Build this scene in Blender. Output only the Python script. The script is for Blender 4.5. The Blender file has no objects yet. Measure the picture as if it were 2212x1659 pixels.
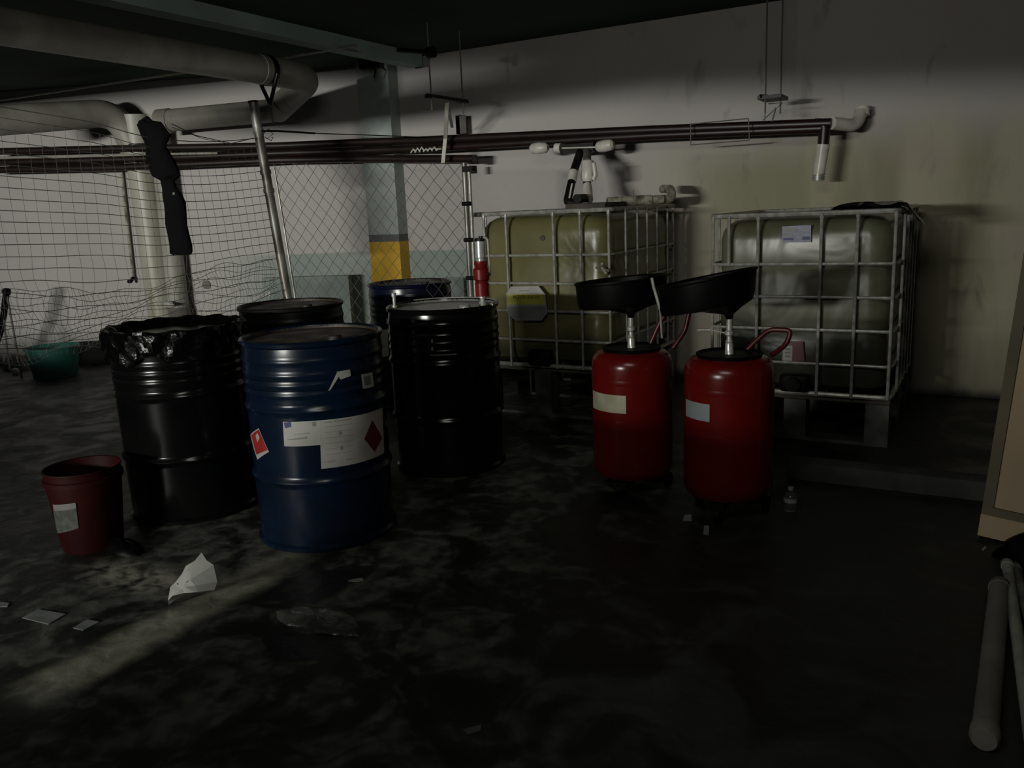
import bpy, bmesh, math, random
from mathutils import Vector, Matrix
C = bpy.context.scene
COL = C.collection
PI = math.pi
# ------------------------------------------------------------------ camera
H = 1.36
FPX = 1801.5
AX = (Vector((0.86995, -0.06499, 0.48884)), Vector((0.49130, 0.19977, -0.84777)), Vector((-0.04256, 0.97769, 0.20572)))
cam_d = bpy.data.cameras.new('camera'); cam = bpy.data.objects.new('camera', cam_d); COL.objects.link(cam)
cam_d.sensor_width = 36; cam_d.lens = 36 * FPX / 2212; cam_d.clip_start = .05
m3 = Matrix((AX[0], AX[1], AX[2]))
cam.matrix_world = Matrix.Translation((0, 0, H)) @ m3.to_4x4()
C.camera = cam
# ------------------------------------------------------------------ light
w = bpy.data.worlds.new('world'); C.world = w; w.use_nodes = True
bg = w.node_tree.nodes['Background']
bg.inputs[0].default_value = (.62, .80, .74, 1); bg.inputs[1].default_value = .014
def area(name, loc, target, sx, sy, power, color, spread=PI):
    l = bpy.data.lights.new(name, 'AREA'); l.shape = 'RECTANGLE'; l.size = sx; l.size_y = sy
    l.energy = power; l.color = color; l.spread = spread
    o = bpy.data.objects.new(name, l); COL.objects.link(o); o.location = loc
    o.rotation_euler = (Vector(target) - Vector(loc)).to_track_quat('-Z', 'Y').to_euler()
    return o
area('daylight_from_ramp', (-3.3, -6.0, 1.75), (-6.3, 6, 1.6), 2.2, .22, 145, (.985, .985, .915), math.radians(80))
area('added_fill_light', (-.7, .5, 2.50), (-.3, 6.2, 2.2), 1.2, .3, 19.0, (1, .97, .88))  # added fill light for the upper right wall, not a real fixture
C.view_settings.view_transform = 'Standard'; C.view_settings.look = 'None'
C.view_settings.exposure = 0.0; C.view_settings.gamma = 1.0; C.view_settings.use_curve_mapping = False
C.cycles.use_denoising = True

# ------------------------------------------------------------------ geometry helpers
def ray(px, py):
    c = Vector((px - 1106, -(py - 829.5), -FPX))
    return m3 @ c
def P(px, py, Y):                      # point of the plane y = Y seen at that pixel
    r = ray(px, py); t = Y / r.y
    return Vector((r.x * t, Y, H + r.z * t))
def F(px, py, z=0.0):                  # point at height z
    r = ray(px, py); t = (z - H) / r.z
    return Vector((r.x * t, r.y * t, z))
WA = Vector((-5.0, 6.2)); WB = Vector((-7.9, 5.1)); WD = (WA - WB).normalized(); WN = Vector((WD.y, -WD.x))   # angled wall
def W(px, py, off=0.0):                # point near the angled left wall (or back wall), off metres towards the camera
    r = ray(px, py)
    n = WN; d = n.x * WA.x + n.y * WA.y + off
    t = d / (n.x * r.x + n.y * r.y)
    p = Vector((r.x * t, r.y * t, H + r.z * t))
    if p.x > -5.0: p = P(px, py, 6.2 - off)
    return p

class B:
    def __init__(s): s.v = []; s.f = []; s.sm = []
    def add(s, vs, fs, smooth=False):
        n = len(s.v); s.v += [Vector(v) for v in vs]
        for f in fs: s.f.append([i + n for i in f]); s.sm.append(smooth)
        return s
    def box(s, lo, hi, M=None, bev=0):
        x0, y0, z0 = lo; x1, y1, z1 = hi
        if bev > 0:
            bm = bmesh.new(); bmesh.ops.create_cube(bm, size=1)
            for v in bm.verts: v.co = Vector(((x0 + x1) / 2 + v.co.x * (x1 - x0), (y0 + y1) / 2 + v.co.y * (y1 - y0), (z0 + z1) / 2 + v.co.z * (z1 - z0)))
            bmesh.ops.bevel(bm, geom=bm.edges[:], offset=bev, segments=2, affect='EDGES', profile=.5)
            bm.verts.ensure_lookup_table()
            vs = [v.co.copy() for v in bm.verts]; fs = [[v.index for v in f.verts] for f in bm.faces]; bm.free()
            if M: vs = [M @ v for v in vs]
            return s.add(vs, fs, True)
        vs = [Vector(p) for p in ((x0, y0, z0), (x1, y0, z0), (x1, y1, z0), (x0, y1, z0), (x0, y0, z1), (x1, y0, z1), (x1, y1, z1), (x0, y1, z1))]
        if M: vs = [M @ v for v in vs]
        return s.add(vs, [(3, 2, 1, 0), (4, 5, 6, 7), (0, 1, 5, 4), (1, 2, 6, 5), (2, 3, 7, 6), (3, 0, 4, 7)])
    def tube(s, pts, r, seg=10, cap=True, flat=1.0):
        pts = [Vector(p) for p in pts]; n = len(pts)
        rr = r if isinstance(r, (list, tuple)) else [r] * n
        t0 = (pts[1] - pts[0]).normalized()
        u = t0.orthogonal().normalized() if abs(t0.z) > .9 else t0.cross(Vector((0, 0, 1))).normalized()
        vs = []
        for i in range(n):
            if i == 0: t = pts[1] - pts[0]
            elif i == n - 1: t = pts[-1] - pts[-2]
            else: t = (pts[i + 1] - pts[i]).normalized() + (pts[i] - pts[i - 1]).normalized()
            t.normalize(); u = (u - t * u.dot(t)).normalized(); w_ = t.cross(u)
            for k in range(seg):
                a = 2 * PI * k / seg
                vs.append(pts[i] + (u * math.cos(a) + w_ * math.sin(a) * flat) * rr[i])
        fs = []
        for i in range(n - 1):
            for k in range(seg):
                a = i * seg + k; b = i * seg + (k + 1) % seg
                fs.append((a, b, b + seg, a + seg))
        if cap: fs.append(list(range(seg))[::-1]); fs.append([(n - 1) * seg + k for k in range(seg)])
        return s.add(vs, fs, True)
    def lathe(s, prof, loc=(0, 0, 0), seg=64, M=None, closed_bottom=False, closed_top=False):
        loc = Vector(loc); vs = []
        for r, z in prof:
            for k in range(seg):
                a = 2 * PI * k / seg
                p = Vector((r * math.cos(a), r * math.sin(a), z))
                if M: p = M @ p
                vs.append(loc + p)
        fs = []
        for i in range(len(prof) - 1):
            for k in range(seg):
                a = i * seg + k; b = i * seg + (k + 1) % seg
                fs.append((a, b, b + seg, a + seg))
        if closed_bottom: fs.append(list(range(seg))[::-1])
        if closed_top: fs.append([(len(prof) - 1) * seg + k for k in range(seg)])
        return s.add(vs, fs, True)
    def grid(s, rows, smooth=True, thick=None):
        m = len(rows); n = len(rows[0]); vs = [v for r in rows for v in r]
        fs = [(i * n + j, i * n + j + 1, (i + 1) * n + j + 1, (i + 1) * n + j) for i in range(m - 1) for j in range(n - 1)]
        return s.add(vs, fs, smooth)
    def prism(s, poly, z0, z1, M=None):
        n = len(poly); vs = [Vector((x, y, z0)) for x, y in poly] + [Vector((x, y, z1)) for x, y in poly]
        if M: vs = [M @ v for v in vs]
        fs = [list(range(n))[::-1], [n + i for i in range(n)]] + [(i, (i + 1) % n, n + (i + 1) % n, n + i) for i in range(n)]
        return s.add(vs, fs)

def fillet(pts, r, n=6):
    pts = [Vector(p) for p in pts]; out = [pts[0]]
    for i in range(1, len(pts) - 1):
        a = (pts[i - 1] - pts[i]); b = (pts[i + 1] - pts[i]); d = min(r, a.length * .48, b.length * .48)
        p0 = pts[i] + a.normalized() * d; p1 = pts[i] + b.normalized() * d
        for k in range(n + 1):
            t = k / n; out.append(p0 * (1 - t) ** 2 + pts[i] * 2 * t * (1 - t) + p1 * t * t)
    out.append(pts[-1]); return out

def obj(name, b, m, parent=None, angle=40):
    vs = b.v
    if parent is None:
        xs = [v.x for v in vs]; ys = [v.y for v in vs]; zs = [v.z for v in vs]
        org = Vector(((min(xs) + max(xs)) / 2, (min(ys) + max(ys)) / 2, min(zs)))
    else: org = wloc(parent)
    me = bpy.data.meshes.new(name)
    me.from_pydata([v - org for v in vs], [], b.f); me.update()
    me.polygons.foreach_set('use_smooth', b.sm)
    try: me.set_sharp_from_angle(angle=math.radians(angle))
    except Exception: pass
    for mm in (m if isinstance(m, (list, tuple)) else [m]): me.materials.append(mm)
    o = bpy.data.objects.new(name, me); COL.objects.link(o)
    if parent is None: o.location = org
    else: o.parent = parent
    return o
LOC = {}
def wloc(o):
    p = Vector((0, 0, 0))
    while o is not None: p += Vector(o.location); o = o.parent
    return p
def tag(o, label, cat, group=None, kind=None):
    o['label'] = label; o['category'] = cat
    if group: o['group'] = group
    if kind: o['kind'] = kind
    return o
def thing(name, loc, label, cat, group=None):
    o = bpy.data.objects.new(name, None); COL.objects.link(o); o.location = loc; o.empty_display_size = .1
    return tag(o, label, cat, group)
def struct(name, b, m, label=None):
    o = obj(name, b, m); o['kind'] = 'structure'
    if label: o['label'] = label
    return o

# ------------------------------------------------------------------ material helpers
def mat(name, col, rough=.5, metal=0.0, col2=None, scale=4.0, bump=0.0, bscale=20.0, detail=5.0, rough2=None, lo=.4, hi=.6, spec=.5, stretch=None, coat=0):
    m = bpy.data.materials.new(name); m.use_nodes = True; nt = m.node_tree; N = nt.nodes; L = nt.links
    p = N['Principled BSDF']; p.inputs['Base Color'].default_value = (*col, 1); p.inputs['Roughness'].default_value = rough
    p.inputs['Metallic'].default_value = metal; p.inputs['Specular IOR Level'].default_value = spec
    if coat: p.inputs['Coat Weight'].default_value = coat; p.inputs['Coat Roughness'].default_value = .15
    tc = N.new('ShaderNodeTexCoord'); mp = N.new('ShaderNodeMapping'); L.new(tc.outputs['Object'], mp.inputs[0])
    if stretch: mp.inputs['Scale'].default_value = stretch
    nz = N.new('ShaderNodeTexNoise'); nz.inputs['Scale'].default_value = scale; nz.inputs['Detail'].default_value = detail
    L.new(mp.outputs[0], nz.inputs['Vector'])
    rp = N.new('ShaderNodeMapRange'); rp.inputs[1].default_value = lo; rp.inputs[2].default_value = hi; L.new(nz.outputs[0], rp.inputs[0])
    mx = N.new('ShaderNodeMix'); mx.data_type = 'RGBA'; mx.inputs[6].default_value = (*col, 1)
    c2 = col2 if col2 else tuple(c * .8 for c in col)
    mx.inputs[7].default_value = (*c2, 1); L.new(rp.outputs[0], mx.inputs[0]); L.new(mx.outputs[2], p.inputs['Base Color'])
    if rough2 is not None:
        r2 = N.new('ShaderNodeMapRange'); r2.inputs[1].default_value = lo; r2.inputs[2].default_value = hi
        r2.inputs[3].default_value = rough; r2.inputs[4].default_value = rough2
        L.new(nz.outputs[0], r2.inputs[0]); L.new(r2.outputs[0], p.inputs['Roughness'])
    if bump:
        n2 = N.new('ShaderNodeTexNoise'); n2.inputs['Scale'].default_value = bscale; n2.inputs['Detail'].default_value = 4
        L.new(tc.outputs['Object'], n2.inputs['Vector'])
        bp = N.new('ShaderNodeBump'); bp.inputs['Strength'].default_value = bump; bp.inputs['Distance'].default_value = .02
        L.new(n2.outputs[0], bp.inputs['Height']); L.new(bp.outputs[0], p.inputs['Normal'])
    return m

class NT:            # tiny node builder working in world position
    def __init__(s, name, rough=.7):
        s.m = bpy.data.materials.new(name); s.m.use_nodes = True; s.N = s.m.node_tree.nodes; s.L = s.m.node_tree.links
        s.p = s.N['Principled BSDF']; s.p.inputs['Roughness'].default_value = rough
        g = s.N.new('ShaderNodeNewGeometry'); s.pos = g.outputs['Position']
        x = s.N.new('ShaderNodeSeparateXYZ'); s.L.new(s.pos, x.inputs[0]); s.x, s.y, s.z = x.outputs
    def noise(s, scale, detail=5, stretch=(1, 1, 1), dist=0):
        mp = s.N.new('ShaderNodeMapping'); mp.inputs['Scale'].default_value = stretch; s.L.new(s.pos, mp.inputs[0])
        n = s.N.new('ShaderNodeTexNoise'); n.inputs['Scale'].default_value = scale; n.inputs['Detail'].default_value = detail; n.inputs['Distortion'].default_value = dist
        s.L.new(mp.outputs[0], n.inputs['Vector']); return n.outputs[0]
    def rng(s, v, a, b, c=0, d=1, smooth=True):
        n = s.N.new('ShaderNodeMapRange'); n.interpolation_type = 'SMOOTHSTEP' if smooth else 'LINEAR'
        for i, q in enumerate((a, b, c, d)): n.inputs[i + 1].default_value = q
        s.L.new(v, n.inputs[0]); return n.outputs[0]
    def math(s, op, a, b=None):
        n = s.N.new('ShaderNodeMath'); n.operation = op
        for i, q in enumerate((a, b)):
            if q is None: continue
            if isinstance(q, (int, float)): n.inputs[i].default_value = q
            else: s.L.new(q, n.inputs[i])
        return n.outputs[0]
    def mix(s, f, a, b):
        n = s.N.new('ShaderNodeMix'); n.data_type = 'RGBA'
        if isinstance(f, (int, float)): n.inputs[0].default_value = f
        else: s.L.new(f, n.inputs[0])
        for i, q in ((6, a), (7, b)):
            if isinstance(q, tuple): n.inputs[i].default_value = (*q, 1)
            else: s.L.new(q, n.inputs[i])
        return n.outputs[2]
    def out(s, c, rough=None, bump=None, strength=.3):
        s.L.new(c, s.p.inputs['Base Color'])
        if rough is not None: s.L.new(rough, s.p.inputs['Roughness'])
        if bump is not None:
            b = s.N.new('ShaderNodeBump'); b.inputs['Strength'].default_value = strength; b.inputs['Distance'].default_value = .02
            s.L.new(bump, b.inputs['Height']); s.L.new(b.outputs[0], s.p.inputs['Normal'])
        return s.m

# floor: oil-soaked concrete, bare pale concrete showing through in patches at the left
n = NT('oily_concrete')
big = n.noise(.9, 6, dist=.6); fine = n.noise(14, 8, dist=.4); mid = n.noise(3.2, 10, dist=1.2)
oil = n.mix(n.rng(mid, .35, .65), (.004, .0045, .0035), (.011, .0115, .009))
bare = n.mix(n.rng(fine, .3, .7), (.04, .042, .034), (.095, .098, .08))
trc = n.mix(n.rng(fine, .3, .7), (.16, .155, .12), (.27, .26, .21))
left = n.rng(n.math('ADD', n.x, n.math('MULTIPLY', big, 1.3)), .1, -1.4)
msk = n.math('MULTIPLY', n.rng(n.math('ADD', mid, n.math('MULTIPLY', fine, .35)), .62, .82), left)
# worn lighter track running across the left foreground
a0 = F(90, 1490); a1 = F(610, 1215); dx, dy = (a1 - a0).x, (a1 - a0).y; ln = math.hypot(dx, dy)
dist = n.math('ABSOLUTE', n.math('ADD', n.math('MULTIPLY', n.math('SUBTRACT', n.x, a0.x), -dy / ln), n.math('MULTIPLY', n.math('SUBTRACT', n.y, a0.y), dx / ln)))
along = n.math('ADD', n.math('MULTIPLY', n.math('SUBTRACT', n.x, a0.x), dx / ln), n.math('MULTIPLY', n.math('SUBTRACT', n.y, a0.y), dy / ln))
trk = n.rng(n.math('ADD', dist, n.math('MULTIPLY', mid, .18)), .22, .13)
trk = n.math('MULTIPLY', trk, n.math('MULTIPLY', n.rng(along, -.12, .1), n.rng(along, ln + .2, ln - .1)))
b0 = F(300, 1250); 
dd = n.math('SQRT', n.math('ADD', n.math('POWER', n.math('MULTIPLY', n.math('SUBTRACT', n.x, b0.x), 1.0), 2), n.math('POWER', n.math('MULTIPLY', n.math('SUBTRACT', n.y, b0.y), 2.2), 2)))
pt = n.rng(n.math('ADD', dd, n.math('MULTIPLY', mid, .5)), .62, .38)
tm = n.math('MAXIMUM', n.math('MULTIPLY', trk, .9), n.math('MULTIPLY', pt, n.rng(fine, .3, .6)))
M_floor = n.out(n.mix(tm, n.mix(n.math('MULTIPLY', msk, .8), oil, bare), trc), n.rng(mid, .3, .7, .42, .75), fine, .25)

# walls
n = NT('painted_wall', .8)
big = n.noise(.7, 5); st = n.noise(3.0, 6, (1, 1, .25)); fine = n.noise(18, 6)
sp = n.noise(5.5, 7, (1, 1, .45), .6)
base = n.mix(n.rng(big, .35, .65), (.425, .405, .39), (.385, .365, .35))
yel = n.mix(n.rng(st, .35, .65), (.40, .375, .27), (.27, .255, .165))
my = n.math('MULTIPLY', n.rng(n.math('ADD', n.x, n.math('MULTIPLY', big, .8)), -2.3, -1.2), n.rng(n.math('ADD', n.z, n.math('MULTIPLY', st, .4)), 2.15, 1.75))
c = n.mix(my, base, yel)
c = n.mix(n.math('MULTIPLY', n.rng(sp, .58, .74), n.rng(n.x, -3.4, -1.8, 0, .55)), c, (.17, .155, .11))
pk = n.noise(1.1, 2)
c = n.mix(n.math('MULTIPLY', n.rng(pk, .55, .75), n.rng(n.x, -2, -1)), c, (.37, .31, .28))
green = n.mix(n.rng(big, .4, .6), (.27, .305, .28), (.23, .27, .245))
mg = n.math('MULTIPLY', n.rng(n.z, 1.035, 1.015), n.math('MULTIPLY', n.rng(n.x, -6.6, -5.7), n.rng(n.x, -3.2, -3.25)))
c = n.mix(mg, c, green)
low = n.math('MULTIPLY', n.rng(n.math('ADD', n.z, n.math('MULTIPLY', st, .5)), .75, .2), .35)  # shade toward the floor painted into the wall colour
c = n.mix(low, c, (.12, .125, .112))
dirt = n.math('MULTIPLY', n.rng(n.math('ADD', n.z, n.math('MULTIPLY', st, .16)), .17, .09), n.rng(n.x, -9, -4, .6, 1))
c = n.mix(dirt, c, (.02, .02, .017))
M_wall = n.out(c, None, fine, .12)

n = NT('painted_pillar', .6)
fine = n.noise(14, 6)
c = n.mix(n.rng(fine, .3, .7), (.33, .37, .35), (.29, .33, .31))
c = n.mix(n.rng(n.z, 1.182, 1.178), c, (.10, .10, .10)); c = n.mix(n.rng(n.z, 1.118, 1.114), c, (.56, .33, .02)); c = n.mix(n.rng(n.z, .45, .445), c, (.05, .05, .05))
M_pillar = n.out(c, None, fine, .1)
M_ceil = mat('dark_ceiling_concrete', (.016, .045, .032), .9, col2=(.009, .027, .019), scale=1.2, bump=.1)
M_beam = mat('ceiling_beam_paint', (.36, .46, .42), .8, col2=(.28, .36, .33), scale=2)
M_curb = mat('stained_curb_concrete', (.035, .035, .03), .85, col2=(.016, .016, .014), scale=5, bump=.3)
M_pvc = mat('dusty_white_pipe', (.30, .29, .25), .5, col2=(.22, .21, .18), scale=4, stretch=(1, 1, .6))
M_pvcw = mat('white_pipe_fitting', (.62, .60, .54), .35, col2=(.5, .48, .42), scale=9)
M_pvcd = mat('oily_pipe_fitting', (.36, .35, .27), .35, col2=(.12, .115, .08), scale=14)
M_brown = mat('dark_brown_painted_steel', (.016, .008, .006), .4, col2=(.009, .005, .004), scale=6)
M_black = mat('black_painted_steel', (.004, .004, .004), .4, col2=(.007, .006, .005), scale=5, spec=.25)
M_blackg = mat('glossy_black_steel', (.0015, .002, .0018), .18, col2=(.003, .003, .003), scale=5, spec=.25)
M_blackp = mat('black_plastic', (.0013, .0013, .0014), .5, spec=.1)
M_cloth = mat('black_cloth', (.004, .004, .0045), .95, bump=.3, bscale=90, spec=.1)
M_galv = mat('galvanised_steel', (.40, .40, .37), .4, .35, col2=(.27, .27, .24), scale=25)
M_galvd = mat('worn_galvanised_pole', (.36, .36, .34), .45, .6, col2=(.13, .12, .10), scale=12, stretch=(1, 1, .3))
M_wire = mat('fence_wire', (.20, .20, .18), .5, .5)
M_wiret = mat('thin_mesh_wire', (.19, .19, .17), .5, .4)
M_chrome = mat('chrome', (.66, .66, .64), .28, .55, col2=(.5, .5, .48), scale=30)
M_blue = mat('blue_drum_paint', (.0030, .0085, .021), .20, col2=(.0022, .006, .014), scale=6, rough2=.28, bump=.06, bscale=5, spec=.35)
M_navy = mat('navy_drum_paint', (.003, .005, .020), .25, col2=(.002, .003, .012), scale=8, bump=.1, bscale=7)
M_rustlid = mat('rusty_dark_lid', (.060, .038, .022), .42, col2=(.012, .010, .008), scale=7, rough2=.6)
M_greylid = mat('oily_grey_lid', (.22, .22, .21), .25, col2=(.12, .115, .105), scale=5)
M_red = mat('red_tank_enamel', (.095, .0045, .003), .19, col2=(.072, .0035, .0025), scale=5, rough2=.24, spec=.3)
M_redp = mat('red_pail_plastic', (.020, .0015, .0015), .6, col2=(.014, .0012, .0012), scale=6, spec=.12)
M_redm = mat('red_pump_enamel', (.16, .010, .008), .3, col2=(.11, .008, .006), scale=15)
M_teal = mat('teal_tub_plastic', (.02, .15, .12), .6, col2=(.014, .10, .085), scale=6)
M_bag = mat('black_bin_liner', (.0015, .0015, .0015), .24, bump=.4, bscale=22, spec=.18)
M_lab = mat('white_label_paper', (.33, .325, .30), .55, col2=(.28, .275, .255), scale=9)
M_laby = mat('cream_label', (.28, .27, .19), .5, col2=(.22, .20, .13), scale=12)
M_labg = mat('grey_blue_label', (.20, .225, .235), .5)
M_print = mat('grey_print', (.13, .13, .125), .6)
M_dirtylab = mat('dirty_pail_label', (.055, .058, .048), .7, col2=(.03, .035, .028), scale=40)
M_faint = mat('faint_grey_print', (.21, .205, .19), .6)
M_navyp = mat('navy_print', (.012, .015, .12), .5)
M_redprint = mat('red_print', (.30, .018, .015), .5, col2=(.22, .012, .01), scale=12)
M_redd = mat('dull_red_print', (.09, .012, .011), .5)
M_yelp = mat('yellow_print', (.50, .48, .08), .5)
M_greyp = mat('grey_label_field', (.20, .21, .21), .5)
M_rag = mat('crumpled_white_paper', (.38, .38, .36), .8, col2=(.30, .30, .28), scale=9)
M_film = mat('cloudy_plastic_film', (.10, .10, .088), .28, col2=(.035, .035, .03), scale=9, bump=.5, bscale=18)
M_board = mat('grey_green_board', (.20, .235, .215), .7, col2=(.15, .18, .16), scale=3)
M_frame = mat('olive_board_frame', (.085, .07, .038), .7, col2=(.06, .05, .027), scale=3)
M_card = mat('tan_board_face', (.29, .22, .135), .75, col2=(.24, .18, .11), scale=2)
M_pallet = mat('dark_pallet_wood', (.07, .06, .045), .8, col2=(.03, .028, .02), scale=6)
M_palmet = mat('pallet_steel', (.08, .08, .072), .5, .3, col2=(.035, .035, .03), scale=8)
M_tubeg = mat('dusty_grey_tube', (.12, .112, .096), .75, col2=(.085, .08, .068), scale=5)
M_stain = mat('dark_wall_plug', (.14, .135, .12), .8)
M_glass = mat('clear_bottle_plastic', (.25, .26, .25), .08); M_glass.node_tree.nodes['Principled BSDF'].inputs['Transmission Weight'].default_value = .85
def tank_mat(name, c1, c2, cd, lvl):
    n = NT(name, .30)
    a = n.noise(1.6, 4, dist=1.0); b = n.noise(6, 5)
    c = n.mix(n.rng(a, .35, .65), c1, c2)
    lv = n.rng(n.math('ADD', n.z, n.math('MULTIPLY', a, .35)), lvl + .14, lvl - .02)
    c = n.mix(n.math('MULTIPLY', lv, .85), c, cd)
    return n.out(c, None, n.noise(2.3, 3, dist=.5), .9)
M_tank1 = tank_mat('oil_filled_yellow_tank', (.15, .14, .06), (.115, .105, .042), (.03, .03, .015), .62)
M_tank2 = tank_mat('cloudy_green_tank', (.125, .13, .088), (.075, .073, .038), (.022, .022, .014), .78)

# ------------------------------------------------------------------ structure
ZC = 2.66
struct('floor', B().box((-12, -8, -.1), (4, 7, 0)), M_floor)
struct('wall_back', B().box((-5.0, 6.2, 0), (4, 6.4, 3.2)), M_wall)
b = B(); e = WB - WD * 5
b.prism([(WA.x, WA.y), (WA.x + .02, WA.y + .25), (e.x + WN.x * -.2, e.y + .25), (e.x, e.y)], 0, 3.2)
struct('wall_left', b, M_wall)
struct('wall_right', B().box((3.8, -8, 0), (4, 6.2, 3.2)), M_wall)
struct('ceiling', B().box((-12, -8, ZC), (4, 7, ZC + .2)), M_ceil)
struct('shade_block_left', B().box((-7.5, -1.7, 0), (-3.8, -1.55, 1.12)), M_curb)  # unseen block added to shade the lower left wall
tag(struct('concrete_pillar', B().box((-4.93, 6.063, 0), (-4.591, 6.22, ZC)), M_pillar), 'grey-green wall pillar with black line above a yellow painted band', 'pillar')
for i, (p0, p1, zz, ww) in enumerate((((237, 0), (700, 92), 2.56, .10), ((1330, 0), (1560, 8), 2.6, .12))):
    q0 = F(*p0, zz); q1 = F(*p1, zz); 
    if i == 0: struct('trim_1', B().box((q0.x - .14, .2, zz), (q0.x, 6.1, ZC + .01)), M_beam, 'long greenish ceiling beam crossing above the big overhead pipe')
struct('trim_2', B().box((-9.6, .2, 2.50), (-9.2, 5.0, ZC + .01)), M_beam, 'dark ceiling beam at the upper left corner')
q = F(1950, 1022, .09)
struct('trim_3', B().box((-.80, q.y, -.01), (1.6, q.y + .12, .09), bev=.012), M_curb, 'low oil-stained concrete curb in front of the right tank')

struct('shade_block_low', B().box((-2.38, .08, 0), (-1.30, .22, .86)), M_curb)  # unseen block added to throw shade on the carts and right tank
struct('shade_block_beam', B().prism([(-12, 2.14), (-3.9, 2.14), (-3.6, 2.06), (-3.45, 1.985), (-1.7, 1.87), (0, 1.78), (3.8, 1.75), (3.8, ZC + .1), (-12, ZC + .1)], .1, .35, Matrix.Rotation(PI / 2, 4, 'X')), M_beam)  # unseen sloped beam added to keep light off the upper wall
# thin conduit along the left ceiling edge
zc = 2.56
c0 = F(0, 216, zc); c1 = F(770, 97, zc)
pts = [F(-40, 222, zc), F(200, 186, zc), F(385, 158, zc), F(578, 131, zc), F(770, 98, zc)]
yy = [p.y for p in pts]
tag(obj('electrical_conduit', B().tube(pts, .012, 8), M_pvc), 'thin pale conduit running just under the ceiling at upper left', 'conduit')
b = B(); pa = F(858, 108, 2.45); pb = F(930, 113, 2.45); b.tube([pa, pb], .016, 8); b.tube([pb - Vector((.02, 0, 0)), pb + Vector((.03, 0, 0))], .04, 10)
tag(obj('ceiling_rod', b, M_black), 'short dark rod with a knob end beside the pillar top', 'rod')
b = B()
b.tube([P(795, 118, 5.9), P(792, 138, 5.9), P(812, 150, 5.9), P(808, 168, 5.9)], .008, 6); b.box(P(780, 150, 5.95) - Vector((0, .03, 0)), P(812, 118, 5.95) + Vector((0, .03, 0)))
tag(obj('ceiling_hook', b, M_blackp), 'small dark bracket with a dangling cable on the pillar front', 'bracket')

# ------------------------------------------------------------------ big drain pipes
def ring(b, c, d, r, L): d = d.normalized(); b.tube([c - d * L / 2, c + d * L / 2], r, 24)
struct('shade_block_pipe', B().tube([(-5.1, 1.2, 2.05), (-3.12, 1.2, 2.07)], .085, 24), M_pvc)  # unseen pipe added to cast the shadow band across the pillar
t = thing('drain_pipe', F(640, 150, 2.4), 'large pale overhead drain pipe from upper left bending at an elbow down to the wall', 'pipe')
p_e = F(655, 165, 2.4)
run = [Vector((p_e.x - .03, .6, 2.42)), Vector((p_e.x, 1.5, 2.415)), p_e + Vector((0, -.1, 0))]
wA = W(600, 238, .38); wH = W(345, 262, .30)
obj('overhead_run', B().tube([run[0], run[1], p_e + Vector((0, -.35, 0))], .098, 28), M_pvc, t)
obj('elbow', B().tube(fillet([p_e + Vector((0, -.45, 0)), p_e + Vector((0, .08, 0)), wA], .22, 8), .103, 28), M_pvc, t)
obj('wall_run', B().tube(fillet([wA + (p_e - wA) * .3, wA, wH], .12, 6), .096, 28), M_pvc, t)
b = B(); c_ = Vector((p_e.x, F(530, 160, 2.4).y, 2.4)); ring(b, c_, Vector((0, 1, 0)), .106, .05)
v0 = c_ + Vector((-.1, 0, -.03)); v1 = c_ + Vector((.1, 0, -.03)); vb = c_ + Vector((0.0, 0, -.23))
b.tube([v0, vb], .014, 8); b.tube([v1, vb], .014, 8); b.tube([vb, vb + Vector((.01, 0, -.13))], .006, 6)
obj('hanger_clamp', b, M_black, t)
b = B(); d_ = (wH - wA); ring(b, W(357, 262, .30), d_, .108, .12); obj('coupling', b, M_pvc, t)

t = thing('vertical_drain_pipe', W(345, 695, .2), 'stout pale vertical pipe with a brown rust streak, left of the black garment', 'pipe')
A0 = W(292, 262, .20); A1 = W(350, 683, .15)
obj('pipe_body', B().tube([A0 + (A0 - A1) * .03, A0.lerp(A1, .5), A1], .125, 32), mat('stained_drain_pipe', (.36, .355, .30), .45, col2=(.24, .215, .13), scale=1.6, stretch=(3, 3, .5), lo=.5, hi=.7), t)
A2 = W(-30, 262, 1.3)
obj('inlet_run', B().tube(fillet([A2, W(258, 242, .24), A0.lerp(A1, .25)], .25, 8), .120, 28), M_pvc, t)
b = B(); ring(b, A0.lerp(A1, .12), A1 - A0, .132, .03); obj('clamp', b, M_black, t)
B0 = W(338, 250, .12); B1 = W(388, 690, .12)
t = thing('second_drain_pipe', B1, 'grey vertical pipe half behind the black garment, open at its lower end', 'pipe')
obj('pipe_body', B().tube([B0, B1], .10, 28), mat('grey_drain_pipe', (.30, .29, .25), .55, col2=(.24, .23, .19), scale=3), t)
b = B(); ring(b, B1, B1 - B0, .11, .25); obj('end_socket', b, M_tubeg, t)
b = B(); s0 = W(355, 650, .33); b.add([s0, W(378, 657, .33), W(364, 662, .34), W(357, 662, .34)], [(0, 3, 2, 1)]); b.add([v + Vector((.004, -.01, 0)) for v in (s0, W(378, 657, .33), W(364, 662, .34), W(357, 662, .34))], [(0, 1, 2, 3)])
tag(obj('paper_flap', b, M_lab), 'small torn white flap stuck near the bottom of the vertical pipes', 'label')
t = thing('water_tap_pipe', W(287, 606, .03), 'thin vertical water pipe ending in a small tap on the white wall', 'pipe')
obj('riser', B().tube([W(262, 370, .04), W(288, 600, .04)], .013, 8), M_pvcd, t)
b = B(); b.tube([W(288, 600, .04), W(282, 608, .09), W(278, 608, .12)], .018, 8); obj('tap', b, M_blackp, t)
b = B(); q = W(447, 615, .0); n3 = Vector((WN.x, WN.y, 0)); b.tube([q, q + n3 * .015], .042, 20)
tag(obj('wall_plug', b, M_stain), 'round grey plug on the white wall right of the hanging garment', 'plug')

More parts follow.
